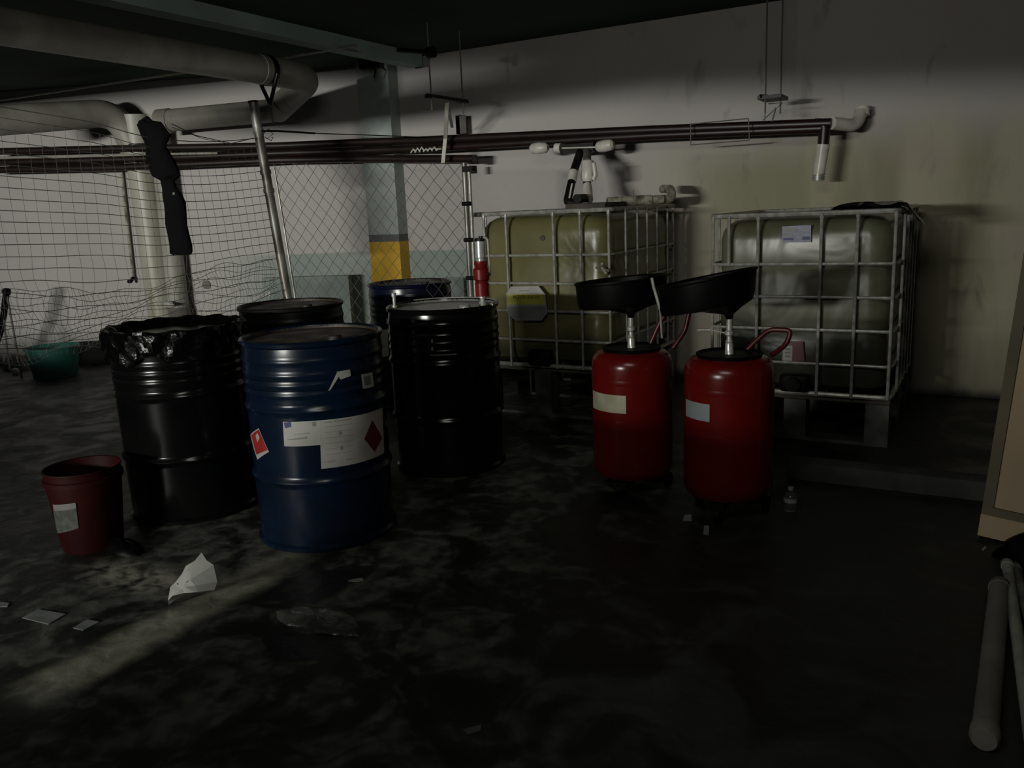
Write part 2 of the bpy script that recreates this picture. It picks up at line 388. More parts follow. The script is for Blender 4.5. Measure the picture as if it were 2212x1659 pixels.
# ------------------------------------------------------------------ bundle of brown pipes along the wall
def wallpipe(name, pix, r, off, label, extra=None):
    t = thing(name, W(*pix[-1], off), label, 'pipe', 'brown pipes along the wall')
    obj('pipe_run', B().tube([W(x, y, off) for x, y in pix], r, 14), M_brown, t)
    return t
t1 = wallpipe('brown_pipe', [(-40, 328), (250, 321), (600, 315), (765, 308), (905, 303), (1000, 299), (1400, 281), (1795, 266)], .031, .37, 'uppermost brown pipe of the bundle along the wall, ending in a drop at right')
b = B(); e0 = W(1795, 266, .36); b.tube(fillet([W(1760, 268, .36), W(1782, 268, .36), W(1778, 318, .36)], .04), .036, 14); obj('drop_pipe', b, M_brown, t1)
obj('drop_tube', B().tube([W(1778, 312, .36), W(1768, 378, .36)], [.042, .036], 16), M_pvcw, t1)
b = B()
for k in range(3): b.tube([W(1768 - k * .3, 376 + k * 5, .36), W(1768 - k * .3, 379 + k * 5, .36)], .040, 16)
b.tube([W(1768, 375, .36), W(1767, 390, .36)], .034, 16); obj('threaded_end', b, M_galv, t1)
b = B(); b.tube(fillet([W(1797, 266, .36), W(1850, 272, .20), W(1862, 236, .10)], .08), .040, 16); b.tube([W(1862, 250, .11), W(1862, 233, .10)], .047, 16); obj('wall_elbow', b, M_pvcw, t1)
t2 = wallpipe('brown_pipe', [(-40, 352), (250, 345), (600, 331), (765, 326), (905, 321), (1000, 316), (1400, 293), (1780, 277)], .031, .36, 'middle brown pipe of the bundle along the wall, carrying white fittings')
for i, (x0, y0, x1, y1) in enumerate(((1146, 321, 1184, 319), (1288, 318, 1326, 312))):
    q0 = W(x0, y0, .42); q1 = W(x1, y1, .42)
    b = B().tube([q0, q0.lerp(q1, .12), q0.lerp(q1, .5), q0.lerp(q1, .88), q1], [.022, .038, .044, .038, .02], 18); obj('union_fitting', b, M_pvcw, t2)
b = B().tube([W(1200, 320, .42), W(1212, 320, .42)], .036, 14); obj('collar', b, M_pvcw, t2)
b = B().tube([W(1214, 320, .46), W(1288, 318, .46)], .006, 8); obj('link_rod', b, M_pvcw, t2)
b = B(); b.box(W(1215, 333, .42), W(1288, 308, .36)); obj('bracket_plate', b, M_black, t2)
t3 = wallpipe('brown_pipe', [(-40, 368), (250, 362), (600, 346), (765, 343), (905, 343), (1024, 343)], .032, .35, 'lowest brown pipe of the bundle, stopping above the steel fence post')
b = B(); b.tube([W(1010, 344, .30), W(1028, 344, .30)], .036, 12); b.box(W(1012, 375, .30), W(1030, 358, .24)); obj('end_bracket', b, M_black, t3)
b = B(); b.tube([W(-40, 341, .44), W(140, 339, .44), W(340, 333, .44), W(470, 331, .40)], .010, 8)
tag(obj('grey_hose', b, M_pvc), 'thin pale line clipped along the brown pipes at far left', 'hose')
b = B()
for k in range(7): b.tube([W(888 + k * 9, 330 - k, .41), W(893 + k * 9, 322 - (k % 3) * 2, .43), W(899 + k * 9, 328 - k, .41)], .008, 6)
tag(obj('tape_wrap', b, M_pvcw), 'ragged white tape wrapped around the brown pipes', 'tape')
b = B(); fr = [W(1492, 268, .46), W(1617, 256, .46), W(1619, 303, .46), W(1492, 313, .46)]
for i in range(4): b.tube([fr[i], fr[(i + 1) % 4]], .004, 6)
tag(obj('wire_bracket', b, M_wire), 'thin wire loop clasping the brown pipes above the funnels', 'bracket')

def hanger(z, pl, pr, topz, name, label):
    a = F(*pl, z); c = F(*pr, z)
    t = thing(name, (a + c) / 2, label, 'pipe hanger')
    d = (c - a).normalized(); b = B(); b.tube([a, c], .013, 8); b.box(Vector((min(a.x, c.x) - .018, a.y, z - .018)), Vector((max(a.x, c.x) + .018, c.y, z + .004)))
    obj('cross_bar', b, M_black, t)
    for q in (a + d * .05, c - d * .05):
        obj('threaded_rod', B().tube([q + Vector((0, 0, -.10)), Vector((q.x, q.y, ZC))], .006, 6), M_wire, t)
    return t, a, c
th, ha, hc = hanger(2.17, (922, 206), (1008, 218), ZC, 'pipe_hanger', 'trapeze hanger with long steel bar and white straps, left of the oil tanks')
yb = (ha.y + hc.y) / 2
b = B(); b.box(Vector((-.016, -.003, 0)), Vector((.016, .003, 1)), M=Matrix.Translation(P(957, 352, 5.75)) @ (Matrix.Identity(4)))
b = B(); q0 = P(966, 222, yb); q1 = P(962, 300, 5.70); q2 = P(957, 352, 5.70)
def strap(b, pts, wd, thk=.003):
    for i in range(len(pts) - 1):
        a_, c_ = Vector(pts[i]), Vector(pts[i + 1])
        vs = []
        for p_ in (a_, c_):
            for sx in (-1, 1):
                for sy in (-1, 1): vs.append(p_ + Vector((sx * wd, sy * thk, 0)))
        b.add(vs, [(0, 2, 6, 4), (1, 5, 7, 3), (0, 4, 5, 1), (2, 3, 7, 6), (0, 1, 3, 2), (4, 6, 7, 5)])
strap(b, [q0, q1, q2], .017); obj('white_strap', b, M_pvcw, th)
b = B(); strap(b, [q0, P(977, 276, 5.8)], .012); obj('white_strap', b, M_pvc, th)
th, ha, hc = hanger(1.985, (1642, 208), (1697, 211), ZC, 'pipe_hanger', 'short trapeze hanger with close rods above the right oil tank')
b = B(); y_ = ha.y
b.tube([P(1653, 215, y_), P(1652, 262, y_)], .004, 6); b.tube([P(1660, 224, y_), P(1690, 222, y_), P(1676, 236, y_), P(1690, 222, y_)], .004, 6)
b.tube([P(1676, 232, y_), P(1668, 262, y_)], .006, 6); b.tube([P(1674, 236, y_), P(1648, 260, y_)], .003, 6); obj('wire_tie', b, M_wire, th)
b = B(); q = P(997, 291, 6.18); b.box((q.x, 6.10, q.z), (P(1003, 249, 6.18).x, 6.2, P(1003, 249, 6.18).z)); b.box((q.x, 6.1, q.z), (q.x + .10, 6.11, P(1003, 249, 6.1).z))
tag(obj('steel_channel', b, M_tubeg), 'short vertical grey steel channel fixed to the wall above the fence post', 'bracket')

# ------------------------------------------------------------------ fence: leaning corner post, straight post, chain link, wire mesh
YF = 4.62
tp = P(547, 222, YF); ft = P(632, 700, YF + .02); dirp = (ft - tp).normalized(); ft = tp + dirp * (tp.z / -dirp.z)
t = thing('fence_post', ft, 'leaning galvanised corner post between the wire mesh and chain-link fence', 'post')
obj('pole', B().tube([tp, ft], .034, 18), M_galvd, t)
b = B(); b.tube([tp + Vector((0, 0, .0)) - dirp * -.0, tp - dirp * .012], .038, 16); obj('pole_cap', b, M_black, t)
for py, px in ((283, 560), (372, 573), (412, 583)):
    q = P(px, py, YF); k = (q.z - tp.z) / dirp.z; q = tp + dirp * k; b = B(); b.tube([q - dirp * .015, q + dirp * .015], .040, 16); obj('collar', b, M_galvd, t)
obj('tension_bar', B().tube([P(592, 362, YF - .05), P(612, 480, YF - .05), P(645, 690, YF - .05)], .007, 8), M_galvd, t)
Y2 = 4.66; X2 = P(1005, 400, Y2).x
t = thing('fence_post', (X2, Y2, 0), 'slim upright fence post beside the left oil tank', 'post')
obj('pole', B().tube([(X2, Y2, 0), (X2, Y2, P(1003, 352, Y2).z)], .017, 12), M_galvd, t)
obj('gate_pole', B().tube([(X2 + .035, Y2, .02), (X2 + .035, Y2, P(1003, 358, Y2).z)], .011, 10), M_galv, t)
for py in (440, 518, 600):
    q = P(1008, py, Y2); obj('hinge_clamp', B().tube([(X2 - .012, Y2 - .025, q.z), (X2 + .045, Y2 - .025, q.z)], .014, 10), M_black, t)
q = P(1012, 366, Y2); obj('top_latch', B().box((X2, Y2 - .03, q.z - .015), (X2 + .075, Y2 + .02, q.z + .02)), M_black, t)

def chainlink(c00, c10, c01, c11, nx, nz, r, bulge):       # corners: top left, top right, bottom left, bottom right
    b = B()
    def pt(u, v):
        p = c00.lerp(c10, u).lerp(c01.lerp(c11, u), v)
        return p + Vector((0, bulge * math.sin(PI * u) * math.sin(PI * v), 0)) + Vector((.006 * math.sin(23 * v + 9 * u), .01 * math.sin(7 * u + 3 * v), .004 * math.sin(17 * u)))
    for i in range(nx * 2 + 1):
        ph = i % 2
        pts = []
        for k in range(nz * 2 + 1):
            s = 1 if (k + ph) % 2 else -1
            u = (i + s * .5) / (nx * 2) ; u = min(max(u, 0), 1)
            pts.append(pt(u, k / (nz * 2)) + Vector((0, .0025 * (1 if k % 2 else -1), 0)))
        b.tube(pts, r, 4, cap=False)
    return b
zb = .12
TL = P(590, 353, YF); TR = P(1003, 353, Y2); BL = Vector((ft.x + .06, YF + .02, zb)); BR = Vector((X2, Y2, zb))
tag(obj('chain_link_fence', chainlink(TL, TR, BL, BR, 15, 14, .0024, .05), M_wire), 'grey chain-link fence panel between the two steel posts', 'fence')

random.seed(4)
def meshfence():
    b = B(); XM = tp.x
    ncol = 34; Y0, Y1 = YF - .02, 2.2
    def top(y):
        return 1.36 + .0
    def fx(y, z):       # plane follows the leaning post near the corner
        k = max(0, (y - 3.2) / (YF - 3.2)); lean = dirp.x / -dirp.z * (tp.z - z)
        return XM + lean * k + .05 * math.sin(3 * y + 2 * z) * (1 - k) * .6
    def py_line(y, ptop):                  # top edge dips in a slack curve
        return ptop
    ztop = lambda y: 2.00 + .10 * max(0, 3.6 - y) - .05 * math.sin(PI * min(1, max(0, (y - 3.3) / 1.3)))
    zlow = .72
    NZ = 20
    # horizontals
    for i in range(NZ + 1):
        pts = []
        for j in range(ncol + 1):
            y = Y0 + (Y1 - Y0) * j / ncol
            zt = ztop(y) - .12; z = zt + (zlow - zt) * (i / NZ)
            s = max(0, (i - 11) / 9)
            z += s * (.035 * math.sin(4.1 * y + i * .7) + .02 * math.sin(11 * y + i * 1.9)) - s * .12 * math.sin(PI * j / ncol)
            pts.append(Vector((fx(y, z) + s * .03 * math.sin(6 * y + i), y, z)))
        b.tube(pts, .0021, 4, cap=False)
    for j in range(ncol + 1):
        pts = []
        for i in range(NZ + 1):
            y = Y0 + (Y1 - Y0) * j / ncol
            zt = ztop(y) - .12; z = zt + (zlow - zt) * (i / NZ)
            s = max(0, (i - 11) / 9)
            z += s * (.035 * math.sin(4.1 * y + i * .7) + .02 * math.sin(11 * y + i * 1.9)) - s * .12 * math.sin(PI * j / ncol)
            pts.append(Vector((fx(y, z) + s * .03 * math.sin(6 * y + i), y + s * .035 * math.sin(i * 1.3 + j * .5), z)))
        b.tube(pts, .0010, 4, cap=False)
    # second sagging layer folded over the lower half
    for i in range(10):
        pts = []
        for j in range(ncol + 1):
            y = Y0 + (Y1 - Y0) * j / ncol
            z = 1.08 - .040 * i + .03 * math.sin(5 * y + i * .4) - .10 * math.sin(PI * j / ncol * .9) + .015 * math.sin(17 * y + i)
            pts.append(Vector((fx(y, z) - .05, y, z)))
        b.tube(pts, .0017, 4, cap=False)
    for j in range(ncol * 2):
        y = Y0 + (Y1 - Y0) * (j + .3 + .2 * math.sin(j)) / (ncol * 2); pts = []
        for i in range(10):
            z = 1.08 - .040 * i + .03 * math.sin(5 * y + i * .4) - .10 * math.sin(PI * j / ncol / 2 * .9) + .015 * math.sin(17 * y + i)
            pts.append(Vector((fx(y, z) - .05, y + .02 * math.sin(i * 1.1 + j * .3), z)))
        b.tube(pts, .0011, 4, cap=False)
    # selvage wire on top, slack, with a few loose ends
    pts = [Vector((fx(y_, 1.8), y_, ztop(y_) - .06)) for y_ in [Y0 + (Y1 - Y0) * j / 20 for j in range(21)]]
    b.tube(pts, .003, 5, cap=False)
    return b
tag(obj('wire_mesh_fence', meshfence(), M_wiret), 'sagging square wire mesh fence strung from the leaning post to the left', 'fence')
b = B(); YL = YF - .03
pts = [P(565, 283, YL), P(600, 283, YL + .1), P(680, 288, YL + .4), P(800, 292, YL + .8), P(905, 296, YL + 1.1)]
b.tube(pts[:3], .008, 6); b.tube(pts[2:], .004, 6)
b.tube([P(568, 290, YL), P(580, 278, YL), P(590, 290, YL), P(575, 300, YL), P(590, 296, YL), P(586, 304, YL), P(572, 296, YL)], .003, 5)
tag(obj('tie_wire', b, M_black), 'dark tie wire stretched right from the leaning post', 'wire')
b = B(); b.tube([P(372, 268, 3.9), P(420, 292, 4.1), P(500, 310, 4.35), P(548, 298, YF - .04)], .003, 5); b.tube([P(372, 275, 3.9), P(440, 300, 4.2), P(500, 312, 4.35)], .002, 5)
tag(obj('slack_wire', b, M_wire), 'slack wire from the black garment to the leaning post', 'wire')

# garment
prof = [(262, 312, 10), (268, 322, 22), (280, 330, 26), (292, 337, 27), (305, 337, 22), (318, 337, 19), (335, 341, 23), (352, 349, 25), (368, 355, 28), (380, 360, 26), (390, 362, 13), (405, 366, 14), (422, 372, 18), (440, 377, 20), (460, 379, 21), (485, 381, 20), (510, 386, 20), (530, 391, 22), (545, 392, 21), (549, 395, 17)]
rows = []; YG = 3.72
seg = 20
for i, (py, px, hw) in enumerate(prof):
    c_ = P(px, py, YG); L_ = P(px - hw, py, YG); R_ = P(px + hw, py, YG); hwm = (R_ - L_).length / 2
    row = []
    for k in range(seg + 1):
        a = 2 * PI * k / seg
        wv = 1 + .08 * math.sin(5 * a + i * .8) + .05 * math.sin(9 * a - i * 1.3)
        row.append(c_ + Vector((math.cos(a) * hwm * (1 + .06 * math.sin(i * 2.1 + (k > seg / 2))), math.sin(a) * max(.03, hwm * .5) * wv, .006 * math.sin(3 * a + i))))
    rows.append(row)
b = B().grid(rows); b.add([v for v in rows[0][:-1]], [list(range(seg))]); b.add([v for v in rows[-1][:-1]], [list(range(seg))[::-1]])
tg = obj('hanging_garment', b, M_cloth); tag(tg, 'long black cloth garment snagged on the wire mesh fence', 'garment')
b = B(); q = P(302, 268, YG); b.tube([q, P(310, 262, YG), P(318, 255, YG), P(324, 262, YG), P(330, 270, YG)], [.004, .018, .014, .016, .02], 8); obj('collar_fold', b, M_cloth, tg)
b = B(); b.add([P(372, 416, YG - .07), P(377, 415, YG - .07), P(378, 420, YG - .07), P(373, 421, YG - .07)], [(0, 3, 2, 1)]); obj('care_tag', b, M_print, tg)

# boards behind the fence
def leanboard(px0, px1, pyt, off, th_, name, label, m):
    a = W(px0, pyt, off); c_ = W(px1, pyt, off); z = (a.z + c_.z) / 2
    d = Vector((c_.x - a.x, c_.y - a.y, 0)).normalized(); nn = Vector((d.y, -d.x, 0))
    M = Matrix.Translation((a.x, a.y, 0)) @ Matrix(((d.x, -nn.x, 0, 0), (d.y, -nn.y, 0, 0), (0, 0, 1, 0), (0, 0, 0, 1)))
    L_ = math.hypot(c_.x - a.x, c_.y - a.y)
    return tag(obj(name, B().box((0, 0, 0), (L_, th_, z), M), m), label, 'board'), M, L_, z
bo, Mb, Lb, zbd = leanboard(566, 752, 598, .26, .09, 'grey_board', 'large grey-green board standing against the wall behind the leaning post', M_board)
leanboard(955, 1001, 600, .05, .03, 'grey_board', 'narrow grey board standing by the wall left of the slim fence post', M_board)
b = B(); b.add([W(573, 629, .265), W(585, 629, .265), W(585, 640, .265), W(573, 640, .265)], [(0, 3, 2, 1)])
tag(obj('paper_sticker', b, M_lab), 'small pale square sticker on the grey-green board edge', 'sticker')

# ------------------------------------------------------------------ drums
R_D = .292
def drum_profile(R, Ht, beads=True):
    p = [(R - .012, 0.0), (R + .006, .004), (R + .007, .018), (R - .004, .028)]
    def hoop(z, h=.012, w=.016): p.extend([(R, z - w - .008), (R, z - w), (R + h * .7, z - w * .45), (R + h, z), (R + h * .7, z + w * .45), (R, z + w), (R, z + w + .008)])
    hoop(.30, .011, .02); hoop(.60, .011, .02)
    if beads:
        for z in (.665, .705, .745, .80): hoop(z, .0045, .014)
    p.extend([(R - .004, Ht - .028), (R + .006, Ht - .02), (R + .008, Ht - .006), (R + .002, Ht), (R - .008, Ht - .004), (R - .010, Ht - .012)])
    return p
def drum(loc, label, mbody, mlid, R=R_D, Ht=.88, lid_depth=.018, group='oil drums by the fence', ringm=None, beads=True):
    t = thing('oil_drum', loc, label, 'drum', group)
    obj('body', B().lathe(drum_profile(R, Ht, beads), loc, 72, closed_bottom=True), mbody, t)
    zl = Ht - lid_depth
    obj('lid', B().lathe([(R - .009, Ht - .008), (R - .012, zl), (R - .05, zl), (R - .06, zl + .004), (R * .5, zl + .004), (.001, zl + .002)], loc, 64), mlid, t)
    b = B(); b.lathe([(.001, zl + .022), (.026, zl + .022), (.03, zl + .016), (.03, zl)], Vector(loc) + Vector((R * .62, -R * .2, 0)), 20); obj('bung', b, mlid, t)
    return t
def cyl(px, py, c, R):               # pixel -> (angle, z) on a vertical cylinder
    r = ray(px, py); a = r.x ** 2 + r.y ** 2; b_ = -2 * (r.x * c[0] + r.y * c[1]); cc = c[0] ** 2 + c[1] ** 2 - R * R
    D = b_ * b_ - 4 * a * cc
    if D < 0: D = 0
    s = (-b_ - math.sqrt(D)) / (2 * a); x, y = r.x * s - c[0], r.y * s - c[1]
    return math.atan2(y, x), H + r.z * s
def cpatch(b, quad, c, R, n=10, pixel=True):     # quad TL,TR,BR,BL on the cylinder surface
    q = [cyl(px, py, c, R) for px, py in quad] if pixel else quad
    rows = []
    for i in range(n + 1):
        v = i / n; row = []
        for j in range(n + 1):
            u = j / n
            a = (q[0][0] * (1 - u) + q[1][0] * u) * (1 - v) + (q[3][0] * (1 - u) + q[2][0] * u) * v
            z = (q[0][1] * (1 - u) + q[1][1] * u) * (1 - v) + (q[3][1] * (1 - u) + q[2][1] * u) * v
            row.append(Vector((c[0] + R * math.cos(a), c[1] + R * math.sin(a), z)))
        rows.append(row)
    n0 = len(b.v); b.grid(rows); return b

D1 = Vector((-3.33, 2.61, 0)); D2 = Vector((-3.50, 3.55, 0)); D3 = Vector((-2.50, 2.64, 0)); D4 = Vector((-3.60, 4.84, 0)); D5 = Vector((-2.53, 3.68, 0))
d1 = drum(D1, 'glossy black oil drum with a bin liner over its rim, leftmost drum', M_blackg, M_blackg)
d2 = drum(D2, 'black drum with rusty lid behind the two front drums', M_black, M_rustlid)
d3 = drum(D3, 'blue oil drum in front with large white L-shaped label', M_blue, M_rustlid)
d4 = drum(D4, 'dark blue drum farthest back, in front of the yellow banded pillar', M_navy, M_rustlid)
d5 = drum(D5, 'black drum with the red hand pump on its lid', M_blackg, M_greylid)
# details of the drums
a0_ = math.atan2(D5.x * 0 + 1, 0)
b = B(); pts = [D5 + Vector((math.cos(a) * (R_D + .004), math.sin(a) * (R_D + .004), .876)) for a in [PI * .02 + k * PI * .85 / 30 for k in range(31)]]
b.tube(pts, .008, 8); obj('clamp_ring', b, M_galv, d5)
b = B(); R5 = R_D + .0015
for q in (((932, 727), (984, 724), (984, 727), (932, 730)), ((930, 764), (986, 763), (986, 767), (930, 768)), ((931, 730), (935, 730), (936, 764), (932, 764)), ((945, 745), (956, 744), (957, 747), (946, 748)), ((968, 742), (976, 742), (976, 745), (968, 746))): cpatch(b, q, D5, R5, 4)
obj('label_remnant', b, M_print, d5)
RL = R_D + .002
lb = B(); cpatch(lb, ((611, 911), (690, 908), (693, 961), (614, 964)), D3, RL, 12); cpatch(lb, ((690, 908), (826, 880), (830, 978), (694, 1013)), D3, RL, 14)
lab = obj('drum_label', lb, M_lab, d3)
RP = R_D + .0035
b = B(); cpatch(b, ((613, 913), (627, 911), (629, 922), (616, 925)), D3, RP, 4); obj('navy_mark', b, M_navyp, lab)
b = B(); n_ = 6
dq = [cyl(px, py, D3, RP) for px, py in ((804, 907), (825, 945), (809, 976), (787, 948))]
cpatch(b, dq, D3, RP, 6, pixel=False); obj('hazard_diamond', b, M_redd, lab)
b = B()
random.seed(9)
for q in (((674, 912), (681, 911), (682, 920), (675, 921)), ((621, 949), (662, 943), (663, 948), (621, 951)), ((634, 938), (668, 935), (668, 936.5), (634, 939)), ((700, 912), (715, 910), (715, 912), (700, 914)), ((722, 909), (757, 904), (757, 906), (722, 911)), ((731, 933), (736, 932), (736, 939), (731, 940)), ((734, 964), (739, 963), (740, 971), (735, 972)), ((694, 998), (722, 995), (722, 996.5), (694, 999.5)), ((748, 992), (764, 989), (764, 990.5), (748, 993.5))): cpatch(b, q, D3, RP, 4)
for k in range(6):
    x0 = 702; y0 = 922 + k * 12; cpatch(b, ((x0, y0), (x0 + 60, y0 - 8), (x0 + 60, y0 - 7), (x0, y0 + 1)), D3, RP - .0008, 4)
obj('printed_text', b, M_faint, lab)
b = B(); cpatch(b, ((541, 939), (559, 925), (581, 976), (556, 993)), D3, RL, 8); tg = obj('red_hazard_tag', b, M_lab, d3)
b = B(); cpatch(b, ((542.5, 940), (558.5, 928), (577.5, 972), (554, 982)), D3, RP, 8); obj('red_field', b, M_redprint, tg)
b = B(); cpatch(b, ((552, 941), (556, 935), (561, 945), (556, 956)), D3, RP + .001, 3); obj('flame_mark', b, M_lab, tg)
b = B(); cpatch(b, ((727, 803), (756, 798), (758, 812), (735, 820)), D3, RL + .004, 6); cpatch(b, ((727, 806), (733, 812), (714, 842), (709, 845)), D3, RL + .004, 5); obj('torn_sticker', b, M_lab, d3)
b = B(); cpatch(b, ((780, 809), (804, 804), (808, 835), (784, 840)), D3, RL + .004, 6); sq = obj('square_sticker', b, M_lab, d3)
b = B(); cpatch(b, ((786, 814), (800, 811), (802, 829), (788, 832)), D3, RP + .004, 4); obj('sticker_print', b, M_print, sq)
b = B(); cpatch(b, ((834, 686), (845, 684), (847, 716), (836, 719)), D4, RL, 5); cpatch(b, ((821, 713), (837, 712), (840, 768), (826, 772)), D4, RL, 5); obj('white_label', b, M_lab, d4)
# bin liner over the rim of the black drum
random.seed(2)
def liner():
    rows = []; seg = 96
    for i, (r, z) in enumerate(((.15, .845), (.21, .858), (.255, .872), (.285, .893), (.306, .899), (.314, .885), (.314, .860), (.311, .835), (.312, .808), (.311, .785), (.309, .768))):
        row = []
        for k in range(seg + 1):
            a = 2 * PI * (k % seg) / seg
            cr = .006 * math.sin(17 * a + i * .9) + .005 * math.sin(31 * a - i * 1.7) + .003 * math.sin(53 * a + i * 2.9)
            zz = z + (.004 * math.sin(13 * a + i) if i < 9 else .02 * math.sin(5 * a) + .012 * math.sin(11 * a + 1))
            row.append(D1 + Vector((math.cos(a) * (r + cr + .004), math.sin(a) * (r + cr + .004), zz)))
        rows.append(row)
    return B().grid(rows)
tag(obj('bin_liner', liner(), M_bag, angle=25), 'crinkled black plastic liner draped over the leftmost drum rim', 'plastic bag')

# pump on D5
pu = P(1043, 655, 3.74); zt = .867
pl = Vector((pu.x, pu.y, zt))
t = thing('hand_pump', pl, 'red and silver drum pump standing on the black drum', 'pump')
def zpx(py, p): # height on the vertical through p seen at row py
    lo, hi = 0, 3
    for _ in range(40):
        m_ = (lo + hi) / 2; v = m3.transposed() @ Vector((p.x, p.y, m_ - H)); y = 829.5 - FPX * v.y / -v.z
        if y > py: lo = m_
        else: hi = m_
    return lo
z = lambda py: zpx(py, pl)
z6, z5, z4, z3_, z2_, z1_ = z(655), z(640), z(602), z(565), z(560), z(520)
obj('coupling', B().lathe([(.02, zt), (.022, z(652)), (.012, z(650)), (.014, z(645)), (.022, z(643)), (.022, z(638))], (pl.x, pl.y, 0), 20, closed_bottom=True), M_chrome, t)
obj('pump_body', B().lathe([(.012, z(641)), (.036, z(639)), (.038, z(612)), (.030, z(608)), (.043, z(603)), (.044, z(582)), (.030, z(577)), (.036, z(572)), (.036, z(564)), (.01, z(563))], (pl.x, pl.y, 0), 26), M_redm, t)
obj('air_cylinder', B().lathe([(.022, z(564)), (.022, z(558)), (.027, z(556)), (.027, z(521)), (.01, z(519))], (pl.x, pl.y, 0), 26), M_chrome, t)
b = B(); b.lathe([(.001, z(514)), (.024, z(514)), (.027, z(518)), (.027, z(521)), (.001, z(521))], (pl.x, pl.y, 0), 20); b.tube([(pl.x + .01, pl.y, z(519)), (pl.x + .01, pl.y, z(510))], .014, 12); b.tube([(pl.x - .045, pl.y, z(593)), (pl.x + .052, pl.y, z(591))], .011, 10); obj('cap', b, M_black, t)
b = B(); b.tube(fillet([(pl.x + .01, pl.y, z(513)), (pl.x + .048, pl.y, z(514)), (pl.x + .050, pl.y, z(540)), (pl.x + .052, pl.y, z(580)), (pl.x + .048, pl.y, z(592))], .02), .006, 8); obj('air_hose', b, M_pvcd, t)
q = P(853, 672, 3.52); q.z = .867
t = thing('drum_fitting', q, 'small upright chrome fitting at the left edge of the pump drum lid', 'fitting')
obj('stem', B().lathe([(.014, .867), (.014, .885), (.008, .887), (.009, .93), (.013, .932), (.013, .95), (.001, .952)], (q.x, q.y, 0), 16), M_chrome, t)

